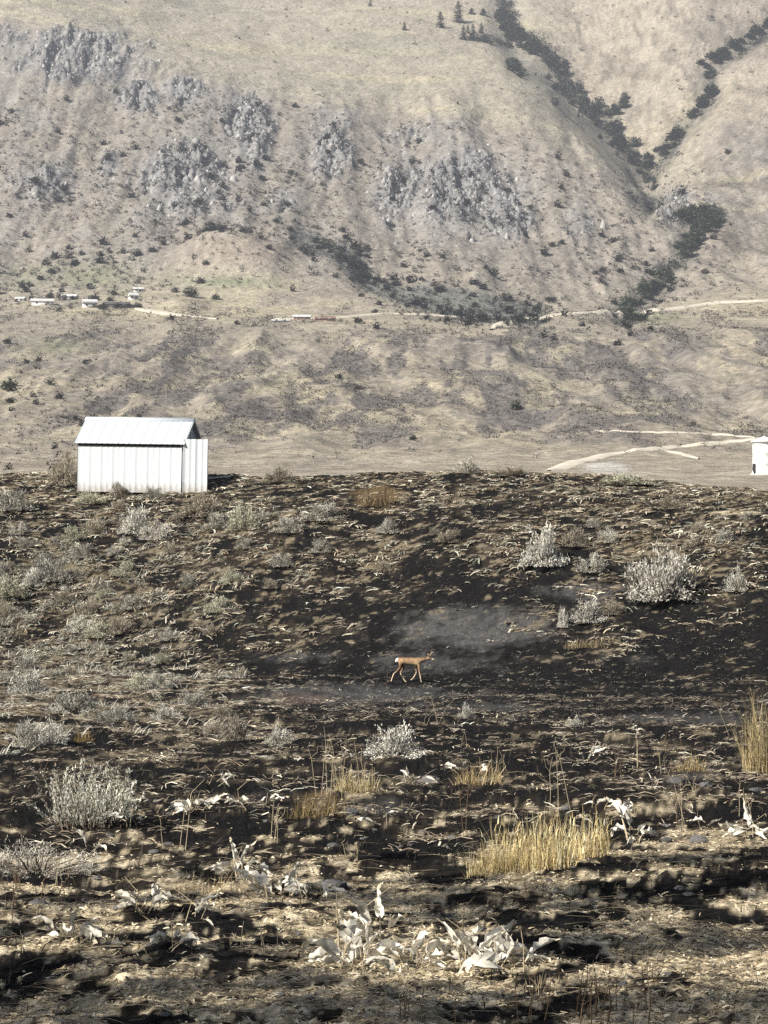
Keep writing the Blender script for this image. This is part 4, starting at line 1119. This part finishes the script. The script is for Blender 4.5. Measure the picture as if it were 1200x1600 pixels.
for a in ((1055, 1222, 30, 'grey stone left of the tall stalks in the right foreground', 0), (1102, 1228, 26, 'flat grey stone under the right of the tall stalks', 1), (1092, 1316, 44, 'dark angular stone left of the striped pale leaves', 2), (522, 1384, 40, 'smooth grey stone right of the dense middle leaf clump', 3),
          (672, 1222, 40, 'bluish grey stone below the cream coloured sagebrush', 1), (60, 1412, 40, 'dark stone at the left edge of the foreground', 2), (545, 1272, 36, 'flat dark stone in the middle of the foreground', 0), (1180, 1236, 24, 'grey stone below the tall tan grass clump', 3)):
    stone(a[0], a[1], a[2], a[3], None, a[4])
for k in range(60):
    stone(random.uniform(-10, 1210), random.uniform(1240, 1600), random.uniform(8, 22), 'one of the small grey clods lying on the foreground soil', 'small clods on the foreground soil', random.randint(0, 3))

# ------------------------------------------------------------------ far roads
def road(pts, width, name, lift=0.5):
    P = []
    for (x0, y0), (x1, y1) in zip(pts[:-1], pts[1:]):
        k = max(2, int(math.hypot(x1 - x0, y1 - y0) / 4))
        for i in range(k):
            f = i / k; P.append(FAR.at(x0 + (x1 - x0) * f, y0 + (y1 - y0) * f))
    P.append(FAR.at(*pts[-1]))
    A = np.array(P); A = smooth_ax(A, 2, 0) if len(A) > 16 else A
    T = np.gradient(A, axis=0); T[:, 2] = 0; T /= np.linalg.norm(T, axis=1)[:, None] + 1e-9
    Nn = np.stack([-T[:, 1], T[:, 0], 0 * T[:, 0]], 1)
    V = []
    n = len(A)
    cols_ = 5
    for k in range(cols_):
        off = (k / (cols_ - 1) - 0.5) * width * np.minimum(1, np.minimum(np.arange(n), np.arange(n)[::-1]) / 5.0 + 0.25)[:, None]
        Lp = A + Nn * off
        uu = 600 + F * Lp[:, 0] / Lp[:, 1]
        # true height of the sheet under each edge point
        z = []
        for j in range(n):
            fi = np.interp(uu[j], FAR.u, np.arange(len(FAR.u))); i0 = int(min(fi, len(FAR.u) - 2)); a_ = fi - i0
            dd = FAR.D[i0] * (1 - a_) + FAR.D[i0 + 1] * a_; zz = FAR.Z[i0] * (1 - a_) + FAR.Z[i0 + 1] * a_
            z.append(np.interp(Lp[j, 1], dd, zz))
        z = np.array(z)
        Lp[:, 2] = z + (lift if 0 < k < cols_ - 1 else -lift)
        V.append(Lp)
    V = np.stack(V, 1)
    idx = np.arange(n * cols_).reshape(n, cols_)
    Q = np.stack([idx[:-1, :-1], idx[1:, :-1], idx[1:, 1:], idx[:-1, 1:]], -1).reshape(-1, 4)
    o = link(name, mesh_np(name, V.reshape(-1, 3), Q, None, True), M['road'])
    tag(o, kind='structure')
road([(858, 736), (900, 722), (945, 711), (1010, 702), (1080, 696), (1140, 690), (1185, 686), (1300, 678)], 5.0, 'dirt_road', 0.2)
road([(930, 673), (990, 675), (1060, 676), (1130, 679), (1180, 684)], 2.6, 'dirt_track', 0.2)
road([(1030, 703), (1060, 708), (1092, 717)], 2.5, 'dirt_path', 0.2)
road([(768, 516), (785, 506), (830, 498), (900, 490), (970, 489), (1020, 487), (1060, 482), (1120, 473), (1210, 470)], 13, 'valley_road', 0.9)
road([(210, 482), (250, 489), (300, 495), (340, 499)], 11, 'farm_road', 0.7)
road([(735, 497), (660, 492), (600, 490), (530, 497), (430, 499)], 7, 'valley_track', 0.7)

# ------------------------------------------------------------------ far buildings
def house(u, row, wpx, hpx, label, roof, wall, rz=0.0, long=True, depth=0.55):
    p = FAR.at(u, row); s = p.y / F
    L = wpx * s; Hh = hpx * s * 0.55; Rr = hpx * s * 0.5; Wd = max(L * depth, 5)
    r = empty('farm_building', p - Vector((0, 0, 1.0)), rz); tag(r, label, 'building')
    box('wall', -L / 2, L / 2, -Wd / 2, Wd / 2, -2, Hh + 1, wall, r)
    ov = 0.5
    V = [(-L / 2 - ov, -Wd / 2 - ov, Hh + 0.7), (L / 2 + ov, -Wd / 2 - ov, Hh + 0.7), (L / 2 + ov, 0, Hh + 1 + Rr), (-L / 2 - ov, 0, Hh + 1 + Rr), (L / 2 + ov, Wd / 2 + ov, Hh + 0.7), (-L / 2 - ov, Wd / 2 + ov, Hh + 0.7)]
    Q = [[0, 1, 2, 3], [3, 2, 4, 5], [0, 5, 4, 1]]
    o = link('roof', mesh_np('roof', np.array(V), np.array(Q)), roof, r)
    V = [(sx_ * L / 2, yy, zz) for sx_ in (-1, 1) for yy, zz in ((-Wd / 2, Hh + 1), (Wd / 2, Hh + 1), (0, Hh + 1 + Rr * 0.92))]
    link('gable', mesh_np('gable', np.array(V), np.array([[0, 1, 2], [3, 5, 4]])), wall, r)
    nw = max(2, int(L / 5))
    for k in range(nw):
        x = -L / 2 + (k + .5) * L / nw
        f = box('window', x - 0.8, x + 0.8, -Wd / 2 - 0.08, -Wd / 2 - 0.02, Hh * .4 + 0.6, Hh * .4 + 2.0, M['hwall'], r)
        box('pane', x - 0.65, x + 0.65, -Wd / 2 - 0.12, -Wd / 2 - 0.085, Hh * .4 + 0.75, Hh * .4 + 1.85, M['glass'], f)
    box('door', L * .18 - 0.6, L * .18 + 0.6, -Wd / 2 - 0.07, -Wd / 2 - 0.015, 0.2, 2.4, M['hroofd'], r)
HR, HD, HW, HB = M['hroof'], M['hroofd'], M['hwall'], M['hred']
house(66, 476, 34, 9, 'long white roofed building furthest left in the farm cluster', HR, HW, 0.15)
house(32, 470, 14, 6, 'small pale shed left of the long white roofed building', HR, HW, -0.2)
house(108, 467, 24, 7, 'white roofed house behind the farm trees', HR, HW, -0.1)
house(140, 480, 22, 12, 'tall white fronted farm house beside the dark hedge', HR, HW, 0.3)
house(208, 468, 14, 10, 'small white cabin above the dark hedge', HR, HW, 0.4)
house(216, 455, 14, 6, 'highest little white shed behind the farm', HR, HW, 0.1)
house(182, 480, 40, 8, 'long dark roofed barn right of the tall white farm house', HD, HD, 0.0)
house(438, 503, 26, 4, 'low pale building left of the flat roofed one on the valley floor', HR, HW, 0.1, depth=0.3)
house(472, 499, 26, 7, 'flat pale roofed building in the middle of the valley floor', HR, HB, 0.0, depth=0.4)
house(508, 501, 30, 6, 'long reddish brown building on the valley floor', HB, HB, -0.05, depth=0.4)

# ------------------------------------------------------------------ far trees and bushes
def bush_meshes(seed, n, leaf, tint, flat=0.8):
    rg = np.random.default_rng(seed)
    d = rg.normal(0, 1, (n, 3)); d /= np.linalg.norm(d, axis=1)[:, None]; d[:, 2] = np.abs(d[:, 2])
    lob = 0.72 + 0.35 * np.abs(np.sin(np.arctan2(d[:, 1], d[:, 0]) * 2.5 + seed)) 
    P = d * (rg.random(n) ** 0.35 * lob * 0.5)[:, None]; P[:, 2] = P[:, 2] * 2 * flat * 0.85 + 0.05
    v, q, c = strips(P, rg.uniform(0, 6.28, n), rg.uniform(.6, 1.4, n) * leaf, rg.uniform(.6, 1.4, n) * leaf * 0.8, rg.uniform(-.3, 1.2, n), rg.uniform(-.6, .8, n), np.repeat([tint], n, 0) * (1 + rg.normal(0, .2, (n, 1))), 1)
    me = mesh_np('bush_foliage', v, q, c); me.materials.append(M['bush'])
    tr = [tube_np([(0, 0, -0.15), (0.02, 0, 0.25)], [0.05, 0.03], 4)]
    for k in range(5):
        a = rg.uniform(0, 6.28); tr.append(tube_np([(0, 0, 0.0), (math.cos(a) * .16, math.sin(a) * .16, .25), (math.cos(a) * .3, math.sin(a) * .3, .42)], [0.025, 0.018, 0.006], 3))
    tm = mesh_np('bush_trunk', *join2(tr)); tm.materials.append(M['wood'])
    return tm, me
BUSHG = [bush_meshes(500 + k, 300, 0.19, t, f) for k, (t, f) in enumerate([((0.065, 0.085, 0.055), 0.9), ((0.08, 0.105, 0.06), 1.2), ((0.05, 0.066, 0.048), 0.8), ((0.13, 0.13, 0.105), 1.0)])]
BUSHS = [bush_meshes(520 + k, 90, 0.32, t, f) for k, (t, f) in enumerate([((0.034, 0.037, 0.032), 0.8), ((0.045, 0.046, 0.036), 0.7), ((0.028, 0.028, 0.027), 1.0)])]
def conifer_meshes(seed):
    rg = np.random.default_rng(seed); n = 260
    z = rg.random(n) ** 1.25 * 0.9 + 0.06
    az = rg.uniform(0, 6.28, n); rmax = 0.27 * (1 - z) ** 0.7 + 0.015
    P = np.stack([np.cos(az) * rmax * 0.2, np.sin(az) * rmax * 0.2, z], 1)
    v, q, c = strips(P, az, rmax * rg.uniform(.7, 1.35, n), 0.06 * rg.uniform(.6, 1.3, n), rg.uniform(-.2, .5, n), rg.uniform(-.8, .0, n), np.repeat([(0.035, 0.043, 0.035)], n, 0) * (1 + rg.normal(0, .2, (n, 1))), 2)
    me = mesh_np('conifer_crown', v, q, c); me.materials.append(M['bush'])
    tm = mesh_np('conifer_trunk', *tube_np([(0, 0, -0.05), (0, 0, 0.5), (0, 0, 0.98)], [0.022, 0.014, 0.003], 5)); tm.materials.append(M['wood'])
    return tm, me
CON = [conifer_meshes(600 + k) for k in range(3)]
def plant_far(name, u, row, wpx, hpx, meshes, label, cat, group=None, parts=True):
    p = FAR.at(u, row); s = p.y / F
    if parts:
        r = empty(name, p, random.uniform(0, 6.28), (wpx * s, wpx * s, hpx * s))
        link('trunk', meshes[0], None, r); link('crown', meshes[1], None, r)
    else:
        r = link(name, meshes[1], None); r.location = p; r.rotation_euler = (0, 0, random.uniform(0, 6.28)); r.scale = (wpx * s, wpx * s, hpx * s)
    tag(r, label, cat, group)
    return r
CT = [(716, 35, 36, 'tallest conifer at the top of the grassy slope'), (688, 43, 27, 'second tallest conifer, left of the tallest one'), (110, 46, 15, 'lone conifer on the brow above the left cliff'), (632, 47, 15, 'lone small conifer on the grassy slope left of the others'),
      (579, 10, 14, 'conifer cut by the top edge, furthest left on the grass'), (690, 44, 8, 'low round conifer at the foot of the second tallest'), (724, 62, 24, 'leftmost of the small conifer row above the ravine head'), (731, 52, 14, 'second small conifer of the row above the ravine head'), (739, 60, 24, 'thickest small conifer of the row above the ravine head'), (752, 52, 18, 'rightmost of the small conifer row above the ravine head'),
      (737, 22, 10, 'round dark tree right of the tallest conifer'), (755, 24, 12, 'thin conifer right of the round dark tree'), (787, 8, 16, 'conifer at the top edge over the ravine head')]
for k, (u, row, h, lb) in enumerate(CT):
    plant_far('conifer_tree', u, row, h * (1.0 if h > 12 else 2.0), h, CON[k % 3], lb, 'conifer')
def along(pts, n, wd, size, label, group, vs, name='ravine_tree', tall=1.0):
    seg = [math.hypot(b[0] - a[0], b[1] - a[1]) for a, b in zip(pts[:-1], pts[1:])]
    for k in range(n):
        i = random.choices(range(len(seg)), seg)[0]; f = random.random()
        u = pts[i][0] + (pts[i + 1][0] - pts[i][0]) * f + random.gauss(0, wd); row = pts[i][1] + (pts[i + 1][1] - pts[i][1]) * f + random.gauss(0, wd * .55)
        if row < -6: continue
        s = random.uniform(*size) * random.choice([0.8, 1.2, 1.5, 1.8])
        plant_far(name, u, row + s * .3, s, s * random.uniform(.7, 1.0) * tall, random.choice(CON) if tall > 1.2 and random.random() < 0.4 else BUSHG[random.choice(vs)], label, 'tree', group)
along([(785, 20), (800, 45), (815, 60), (845, 75)], 30, 7, (9, 18), 'dark green tree crowded in the head of the long ravine', 'trees in the head of the long ravine', [0, 2])
along([(735, 60), (780, 66), (840, 78)], 14, 4, (7, 12), 'dark bush below the small conifer row at the ravine head', 'bushes below the conifer row', [0, 2, 3])
along([(805, 95), (812, 118)], 10, 5, (9, 15), 'tree in the dark side clump left of the long ravine', 'trees in the side clump left of the ravine', [0, 2])
along([(866, 88), (875, 120), (890, 145)], 20, 8, (8, 15), 'tree in the upper bend of the long ravine', 'trees in the upper bend of the ravine', [0, 1, 3])
along([(880, 140), (930, 185), (965, 220)], 46, 12, (6, 13), 'grey green tree in the middle stretch of the long ravine', 'trees in the middle of the ravine', [0, 3, 3, 2], tall=1.4)
along([(945, 180), (965, 170), (978, 155)], 10, 5, (7, 12), 'tree on the right side branch of the middle ravine', 'trees on the ravine side branch', [0, 1])
along([(960, 215), (1000, 262), (1024, 292)], 36, 7, (6, 12), 'tree in the narrow lower stretch of the long ravine', 'trees in the narrow lower ravine', [0, 2, 3], tall=1.3)
along([(1215, 30)] + RAV_B[1:], 60, 5, (8, 15), 'dark green tree lining the right hand ravine', 'trees lining the right hand ravine', [0, 2])
along([(1065, 340), (1095, 330), (1118, 338), (1085, 360), (1070, 395)], 46, 9, (9, 17), 'green tree in the grove at the ravine mouth', 'trees in the grove at the ravine mouth', [1, 1, 0])
along([(1045, 425), (1010, 455), (975, 480)], 30, 8, (7, 13), 'tree below the grove where the ravine reaches the valley', 'trees below the grove', [0, 1])
along([(975, 488), (1030, 504)], 8, 5, (9, 14), 'bush beside the valley road under the ravine', 'bushes beside the valley road', [0, 1])
along([(490, 378), (540, 398), (575, 432)], 26, 6, (7, 13), 'dark bush in the gully left of the middle face', 'bushes in the middle gully', [0, 2])
for (u, row, s, lb) in ((298, 464, 26, 'left of two dark trees above the farm road'), (338, 468, 14, 'right and smaller of two dark trees above the farm road'), (78, 466, 12, 'dark round tree behind the long white roofed building'), (96, 466, 11, 'second dark tree right behind the long white roofed building'),
                        (16, 610, 30, 'large dark bush at the left edge of the lower hills'), (806, 640, 20, 'dark upright bush alone on the lower hills'), (658, 438, 10, 'bush standing out above the grey scrub in the valley'), (645, 688, 14, 'dark bush on the lower hills left of the crest shrub'), (448, 322, 14, 'dark tree at the foot of the middle cliffs')):
    plant_far('round_tree', u, row, s, s * .8, BUSHG[0], lb, 'tree')
along([(155, 478), (215, 478)], 16, 2, (6, 10), 'dark hedge tree beside the farm barn', 'hedge trees beside the farm barn', [0, 2])
along([(30, 468), (120, 462), (180, 462)], 12, 4, (5, 8), 'small tree among the farm buildings', 'small trees among the farm buildings', [0, 2])

# scrub dotted over the face and lower hills
U, R = FAR.U, FAR.row
sn = fbm(FAR.X / 60, FAR.Y / 90, 4, 131, 0.6)
vis = (FAR.vis >= R - 4) & (U > -40) & (U < 1240) & (R > -10) & (R < 735)
dface = (sstep(120, 190, R + 0.0 * U) * (1 - sstep(425, 465, R)) * (R > np.interp(U, fu, brow) + 6) * (U < 1020)) * (0.25 + sstep(-0.1, 0.4, sn) * 0.9 + 0.9 * cliff)
dlow = sstep(470, 520, R) * (0.12 + 0.7 * sstep(0.1, 0.5, sn)) * (0.4 + 0.8 * sstep(500, 100, U)) * 0.35
dleft = bump2(U, R, 80, 440, 200, 40) * 0.8 + np.exp(-(dD / 28) ** 2) * 1.7 + np.exp(-(dC / 40) ** 2) * 0.6 + bump2(U, R, 90, 650, 120, 80) * 0.8
dright = 0.07 * sstep(1030, 1080, U) * (R < 470) * (0.4 + sstep(-.1, .4, sn)) + 0.035 * (R < 200)
dens = (dface + dlow + dleft + dright) * vis
Ps, ii, jj = FAR.sample(6200, dens)
sz = np.clip(RNG.lognormal(math.log(2.8), 0.36, 6200), 1.8, 9.0) * np.interp(Ps[:, 1], [400, 900, 1600], [0.35, 0.55, 1.0])
order = np.argsort(-sz / Ps[:, 1])
lab = {0: ('one of the dark shrubs dotted over the steep rocky face', 'dark shrubs on the rocky face'), 1: ('one of the dark shrubs dotted over the lower hills', 'dark shrubs on the lower hills')}
bigV = []
for k in order[:290]:
    o = link('hillside_shrub', BUSHS[k % 3][1], None)
    o.location = Ps[k] - np.array([0, 0, 0.2]); s = sz[k]; o.scale = (s, s, s * 1.05); o.rotation_euler = (0, 0, random.uniform(0, 6.28))
    low_ = 0 if Ps[k][1] > 1480 else 1
    tag(o, lab[low_][0], 'shrub', lab[low_][1])
# the rest as one mass of scrub
n = 3010; nb = 14
rest = order[290:]
base = np.repeat(Ps[rest], nb, 0); s = np.repeat(sz[rest], nb)
dd = RNG.normal(0, 0.26, (len(base), 3)); dd[:, 2] = np.abs(dd[:, 2]) * 1.1 + 0.1
col_s = np.repeat(palette(len(rest), [(0.03, 0.032, 0.028), (0.045, 0.046, 0.038), (0.08, 0.078, 0.066)], [3, 3, 2]), nb, 0)
v, q, c = strips(base + dd * s[:, None], RNG.uniform(0, 6.28, len(base)), s * 0.42, s * 0.36, RNG.uniform(-.3, 1.2, len(base)), RNG.uniform(-.6, .8, len(base)), col_s, 1)
o = link('hillside_scrub', mesh_np('hillside_scrub', v, q, c), M['bush'])
tag(o, 'thousands of tiny dark shrubs dotting the far hillside', 'scrub', kind='stuff')

# continuous undergrowth in the ravines
dth = (np.exp(-(seg_dist(U, R, [(785, 0), (800, 45), (850, 78)]) / 13) ** 2) + np.exp(-(seg_dist(U, R, [(868, 85), (885, 140), (955, 205), (1000, 262), (1022, 292)]) / 13) ** 2) + 0.8 * np.exp(-(dB / 6) ** 2) + np.exp(-(seg_dist(U, R, [(1060, 345), (1120, 332), (1075, 390), (1010, 455), (975, 482)]) / 12) ** 2)
       + 0.7 * np.exp(-(seg_dist(U, R, [(735, 62), (800, 72)]) / 8) ** 2) + 0.8 * np.exp(-(seg_dist(U, R, [(490, 378), (550, 402), (578, 435)]) / 7) ** 2)) * vis * (0.25 + sstep(-0.3, 0.3, sn))
Pt, ii, jj = FAR.sample(1250, np.clip(dth - 0.3, 0, 2))
nb = 16; st = np.repeat(RNG.uniform(2.2, 6.0, len(Pt)), nb)
dd = RNG.normal(0, 0.42, (len(Pt) * nb, 3)); dd[:, 2] = np.abs(dd[:, 2]) * 1.3
cs_ = np.repeat(palette(len(Pt), [(0.075, 0.10, 0.06), (0.10, 0.115, 0.08), (0.18, 0.172, 0.15), (0.04, 0.052, 0.04)], [3, 3, 3, 2]), nb, 0)
v, q, c = strips(np.repeat(Pt, nb, 0) + dd * st[:, None], RNG.uniform(0, 6.28, len(dd)), st * 0.42, st * 0.34, RNG.uniform(-.3, 1.2, len(dd)), RNG.uniform(-.6, .8, len(dd)), cs_, 1)
o = link('ravine_thicket', mesh_np('ravine_thicket', v, q, c), M['bush'])
tag(o, 'ragged dark undergrowth filling the far ravines', 'thicket', kind='stuff')

# low grey scrub in patches over the lower hills and along the face
pm_ = sstep(0.03, 0.2, fbm(FAR.X / 15, FAR.Y / 115, 4, 74, 0.55) + 0.2 * fbm(FAR.X / 7, FAR.Y / 20, 3, 79)) * sstep(420, 620, FAR.Y) * (1 - sstep(1330, 1480, FAR.Y)) + 0.10 * face + 0.04 * sstep(400, 600, FAR.Y) * (FAR.Y < 1500)
Pt, ii, jj = FAR.sample(15000, pm_ * vis * np.interp(FAR.Y, [400, 900, 1500], [1.6, 1.2, 0.6]))
nb = 6; st = np.repeat(RNG.uniform(0.7, 1.7, len(Pt)) * np.interp(Pt[:, 1], [400, 1000, 1700], [0.6, 1.0, 1.5]), nb)
dd = RNG.normal(0, 0.45, (len(Pt) * nb, 3)); dd[:, 2] = np.abs(dd[:, 2]) * 0.7
cs_ = np.repeat(palette(len(Pt), [(0.13, 0.12, 0.112), (0.17, 0.155, 0.14), (0.09, 0.085, 0.08), (0.23, 0.205, 0.17)], [3, 3, 2, 2]), nb, 0)
v, q, c = strips(np.repeat(Pt, nb, 0) + dd * st[:, None], RNG.uniform(0, 6.28, len(dd)), st * 0.6, st * 0.5, RNG.uniform(-.3, 1.2, len(dd)), RNG.uniform(-.6, .8, len(dd)), cs_, 1)
o = link('patchy_scrub', mesh_np('patchy_scrub', v, q, c), M['bush'])
tag(o, 'patches of low grey brush over the lower hills', 'scrub', kind='stuff')

# broken rock on the cliffs
bm = bmesh.new(); bmesh.ops.create_icosphere(bm, subdivisions=1, radius=0.5)
ico_v = np.array([v_.co[:] for v_ in bm.verts]); ico_f = np.array([[l.index for l in f_.verts] for f_ in bm.faces]); bm.free()
Pr, ii, jj = FAR.sample(4200, vis * np.clip(0.6 * cliff ** 1.5 + 0.5 * np.clip(cliff0 - 0.08, 0, 1) - 0.02, 0, 1))
nr_ = len(Pr); rs = np.clip(RNG.lognormal(math.log(2.5), 0.5, nr_), 1, 8)
defm = 1 + RNG.normal(0, 0.22, (nr_, len(ico_v), 1))
Vr = ico_v[None] * defm * rs[:, None, None] * np.stack([np.ones(nr_), np.ones(nr_), RNG.uniform(0.9, 2.6, nr_)], 1)[:, None, :]
ca, sa = np.cos(RNG.uniform(0, 6.28, nr_)), np.sin(RNG.uniform(0, 6.28, nr_))
Vr = np.round(Vr / (0.35 * rs[:, None, None])) * 0.35 * rs[:, None, None] * 0.5 + Vr * 0.5 + Pr[:, None, :] - np.array([0, 0, 0.5]) * rs[:, None, None]
Qr = (ico_f[None] + (np.arange(nr_) * len(ico_v))[:, None, None]).reshape(-1, 3)
Cr = np.repeat(palette(nr_, [(0.29, 0.28, 0.265), (0.23, 0.222, 0.215), (0.40, 0.385, 0.36), (0.14, 0.138, 0.138)], [3, 3, 1.5, 1.6]), len(ico_v), 0)
o = link('cliff_rock', mesh_np('cliff_rock', Vr.reshape(-1, 3), Qr, Cr), M['rock'])
tag(o, 'broken grey rock covering the cliff bands of the far face', 'rock', kind='stuff')

# ------------------------------------------------------------------ trees left of the frame whose shade falls on the foreground
def shade_tree(x, y, h, seed, label, clumps):
    rg = np.random.default_rng(seed)
    z0 = -3.0
    r = empty('shade_tree', (x, y, z0)); tag(r, label, 'tree', 'trees left of the frame')
    limbs = [tube_np([(0, 0, -0.3), (0.1, 0, h * .35), (0.0, 0.1, h * .7), (0.05, 0, h)], [0.17, 0.13, 0.08, 0.02], 8)]
    LB = []
    for (cx, cy, cz, sg) in clumps:
        e = np.array([cx - x, cy - y, cz - z0]); b = np.array([0.05, 0.05, max(min(e[2] - 0.25 * math.hypot(e[0], e[1]), h * .95), h * .25)])
        limbs.append(tube_np([b, (b + e) / 2 + np.array([0, 0, 0.12]), e], [0.045, 0.03, 0.01], 4))
        m_ = int(420 * sg)
        LB.append(e + rg.normal(0, 1, (m_, 3)) * np.array([sg, sg, sg * .6]))
        for t in range(2):
            e2 = e + rg.normal(0, sg * 1.6, 3)
            limbs.append(tube_np([e, e2], [0.012, 0.005], 3)); LB.append(e2 + rg.normal(0, 0.12, (16, 3)))
    link('trunk', mesh_np('trunk', *join2(limbs)), M['wood'], r)
    B = np.concatenate(LB); n = len(B)
    v, q, c = strips(B, rg.uniform(0, 6.28, n), rg.uniform(.12, .28, n), rg.uniform(.06, .14, n), rg.uniform(-.4, .9, n), rg.uniform(-.8, .5, n), np.repeat([(0.06, 0.075, 0.04)], n, 0), 1)
    link('crown', mesh_np('crown', v, q, c), M['stuff'], r)
SPOTS = [(60, 1540, .5), (150, 1575, .45), (20, 1590, .5), (280, 1592, .5), (420, 1590, .4), (100, 1500, .22), (470, 1528, .26), (650, 1555, .42), (710, 1590, .45), (560, 1600, .4),
         (800, 1405, .42), (890, 1420, .42), (960, 1395, .3), (930, 1465, .42), (1040, 1470, .4), (1110, 1455, .35), (1040, 1345, .4), (1130, 1340, .45), (1190, 1365, .4), (1090, 1385, .3), (880, 1492, .26), (980, 1575, .45), (1090, 1590, .5), (1180, 1570, .4),
         (560, 1395, .3), (640, 1410, .36), (720, 1435, .36), (690, 1380, .25), (110, 1412, .28), (310, 1362, .2), (20, 1450, .25), (620, 1340, .2), (1170, 1480, .25), (250, 1540, .2)]
cl = [[], [], []]
hd = SUN_AZ / math.tan(SUN_EL)
for k, (u_, r_, sg) in enumerate(SPOTS):
    g_ = NEAR.at(u_, r_); h_ = random.uniform(6.2, 9.5) + (1.0 if g_.x > 1 else 0)
    c_ = g_ + Vector((hd.x * h_, hd.y * h_, h_))
    cl[0 if c_.y < 6.5 else (1 if c_.y < 10.5 else 2)].append((c_.x, c_.y, c_.z, sg * 0.78))
for k, (lab_, cc_) in enumerate(zip(('tree standing left of the frame, nearest the camera', 'tree standing left of the frame, in the middle of the row', 'tree standing left of the frame, furthest on'), cl)):
    if cc_:
        mx_ = sum(c_[0] for c_ in cc_) / len(cc_) - 1.5; my_ = sum(c_[1] for c_ in cc_) / len(cc_)
        shade_tree(mx_, my_, 9.5, 901 + k, lab_, cc_)

# ------------------------------------------------------------------ haze over the valley
zmin = float(min(FAR.Z.min(), NEAR.Z.min())) - 1.5; zmax = float(FAR.Z.max()) + 60
hx = float(np.abs(FAR.X).max()) + 60
v, q = box_np(-hx, hx, -60, float(FAR.Y.max()) + 60, zmin, zmax)
hz = link('haze', mesh_np('haze', v, q))
mh = bpy.data.materials.new('valley_haze'); mh.use_nodes = True
for nd in list(mh.node_tree.nodes):
    if nd.type != 'OUTPUT_MATERIAL': mh.node_tree.nodes.remove(nd)
pv = mh.node_tree.nodes.new('ShaderNodeVolumePrincipled')
pv.inputs['Color'].default_value = (0.88, 0.91, 1.0, 1); pv.inputs['Density'].default_value = 0.00011; pv.inputs['Anisotropy'].default_value = 0.2
mh.node_tree.links.new(pv.outputs[0], [n_ for n_ in mh.node_tree.nodes if n_.type == 'OUTPUT_MATERIAL'][0].inputs['Volume'])
hz.data.materials.append(mh)
tag(hz, 'thin pale summer haze filling the valley air', 'haze', kind='stuff')
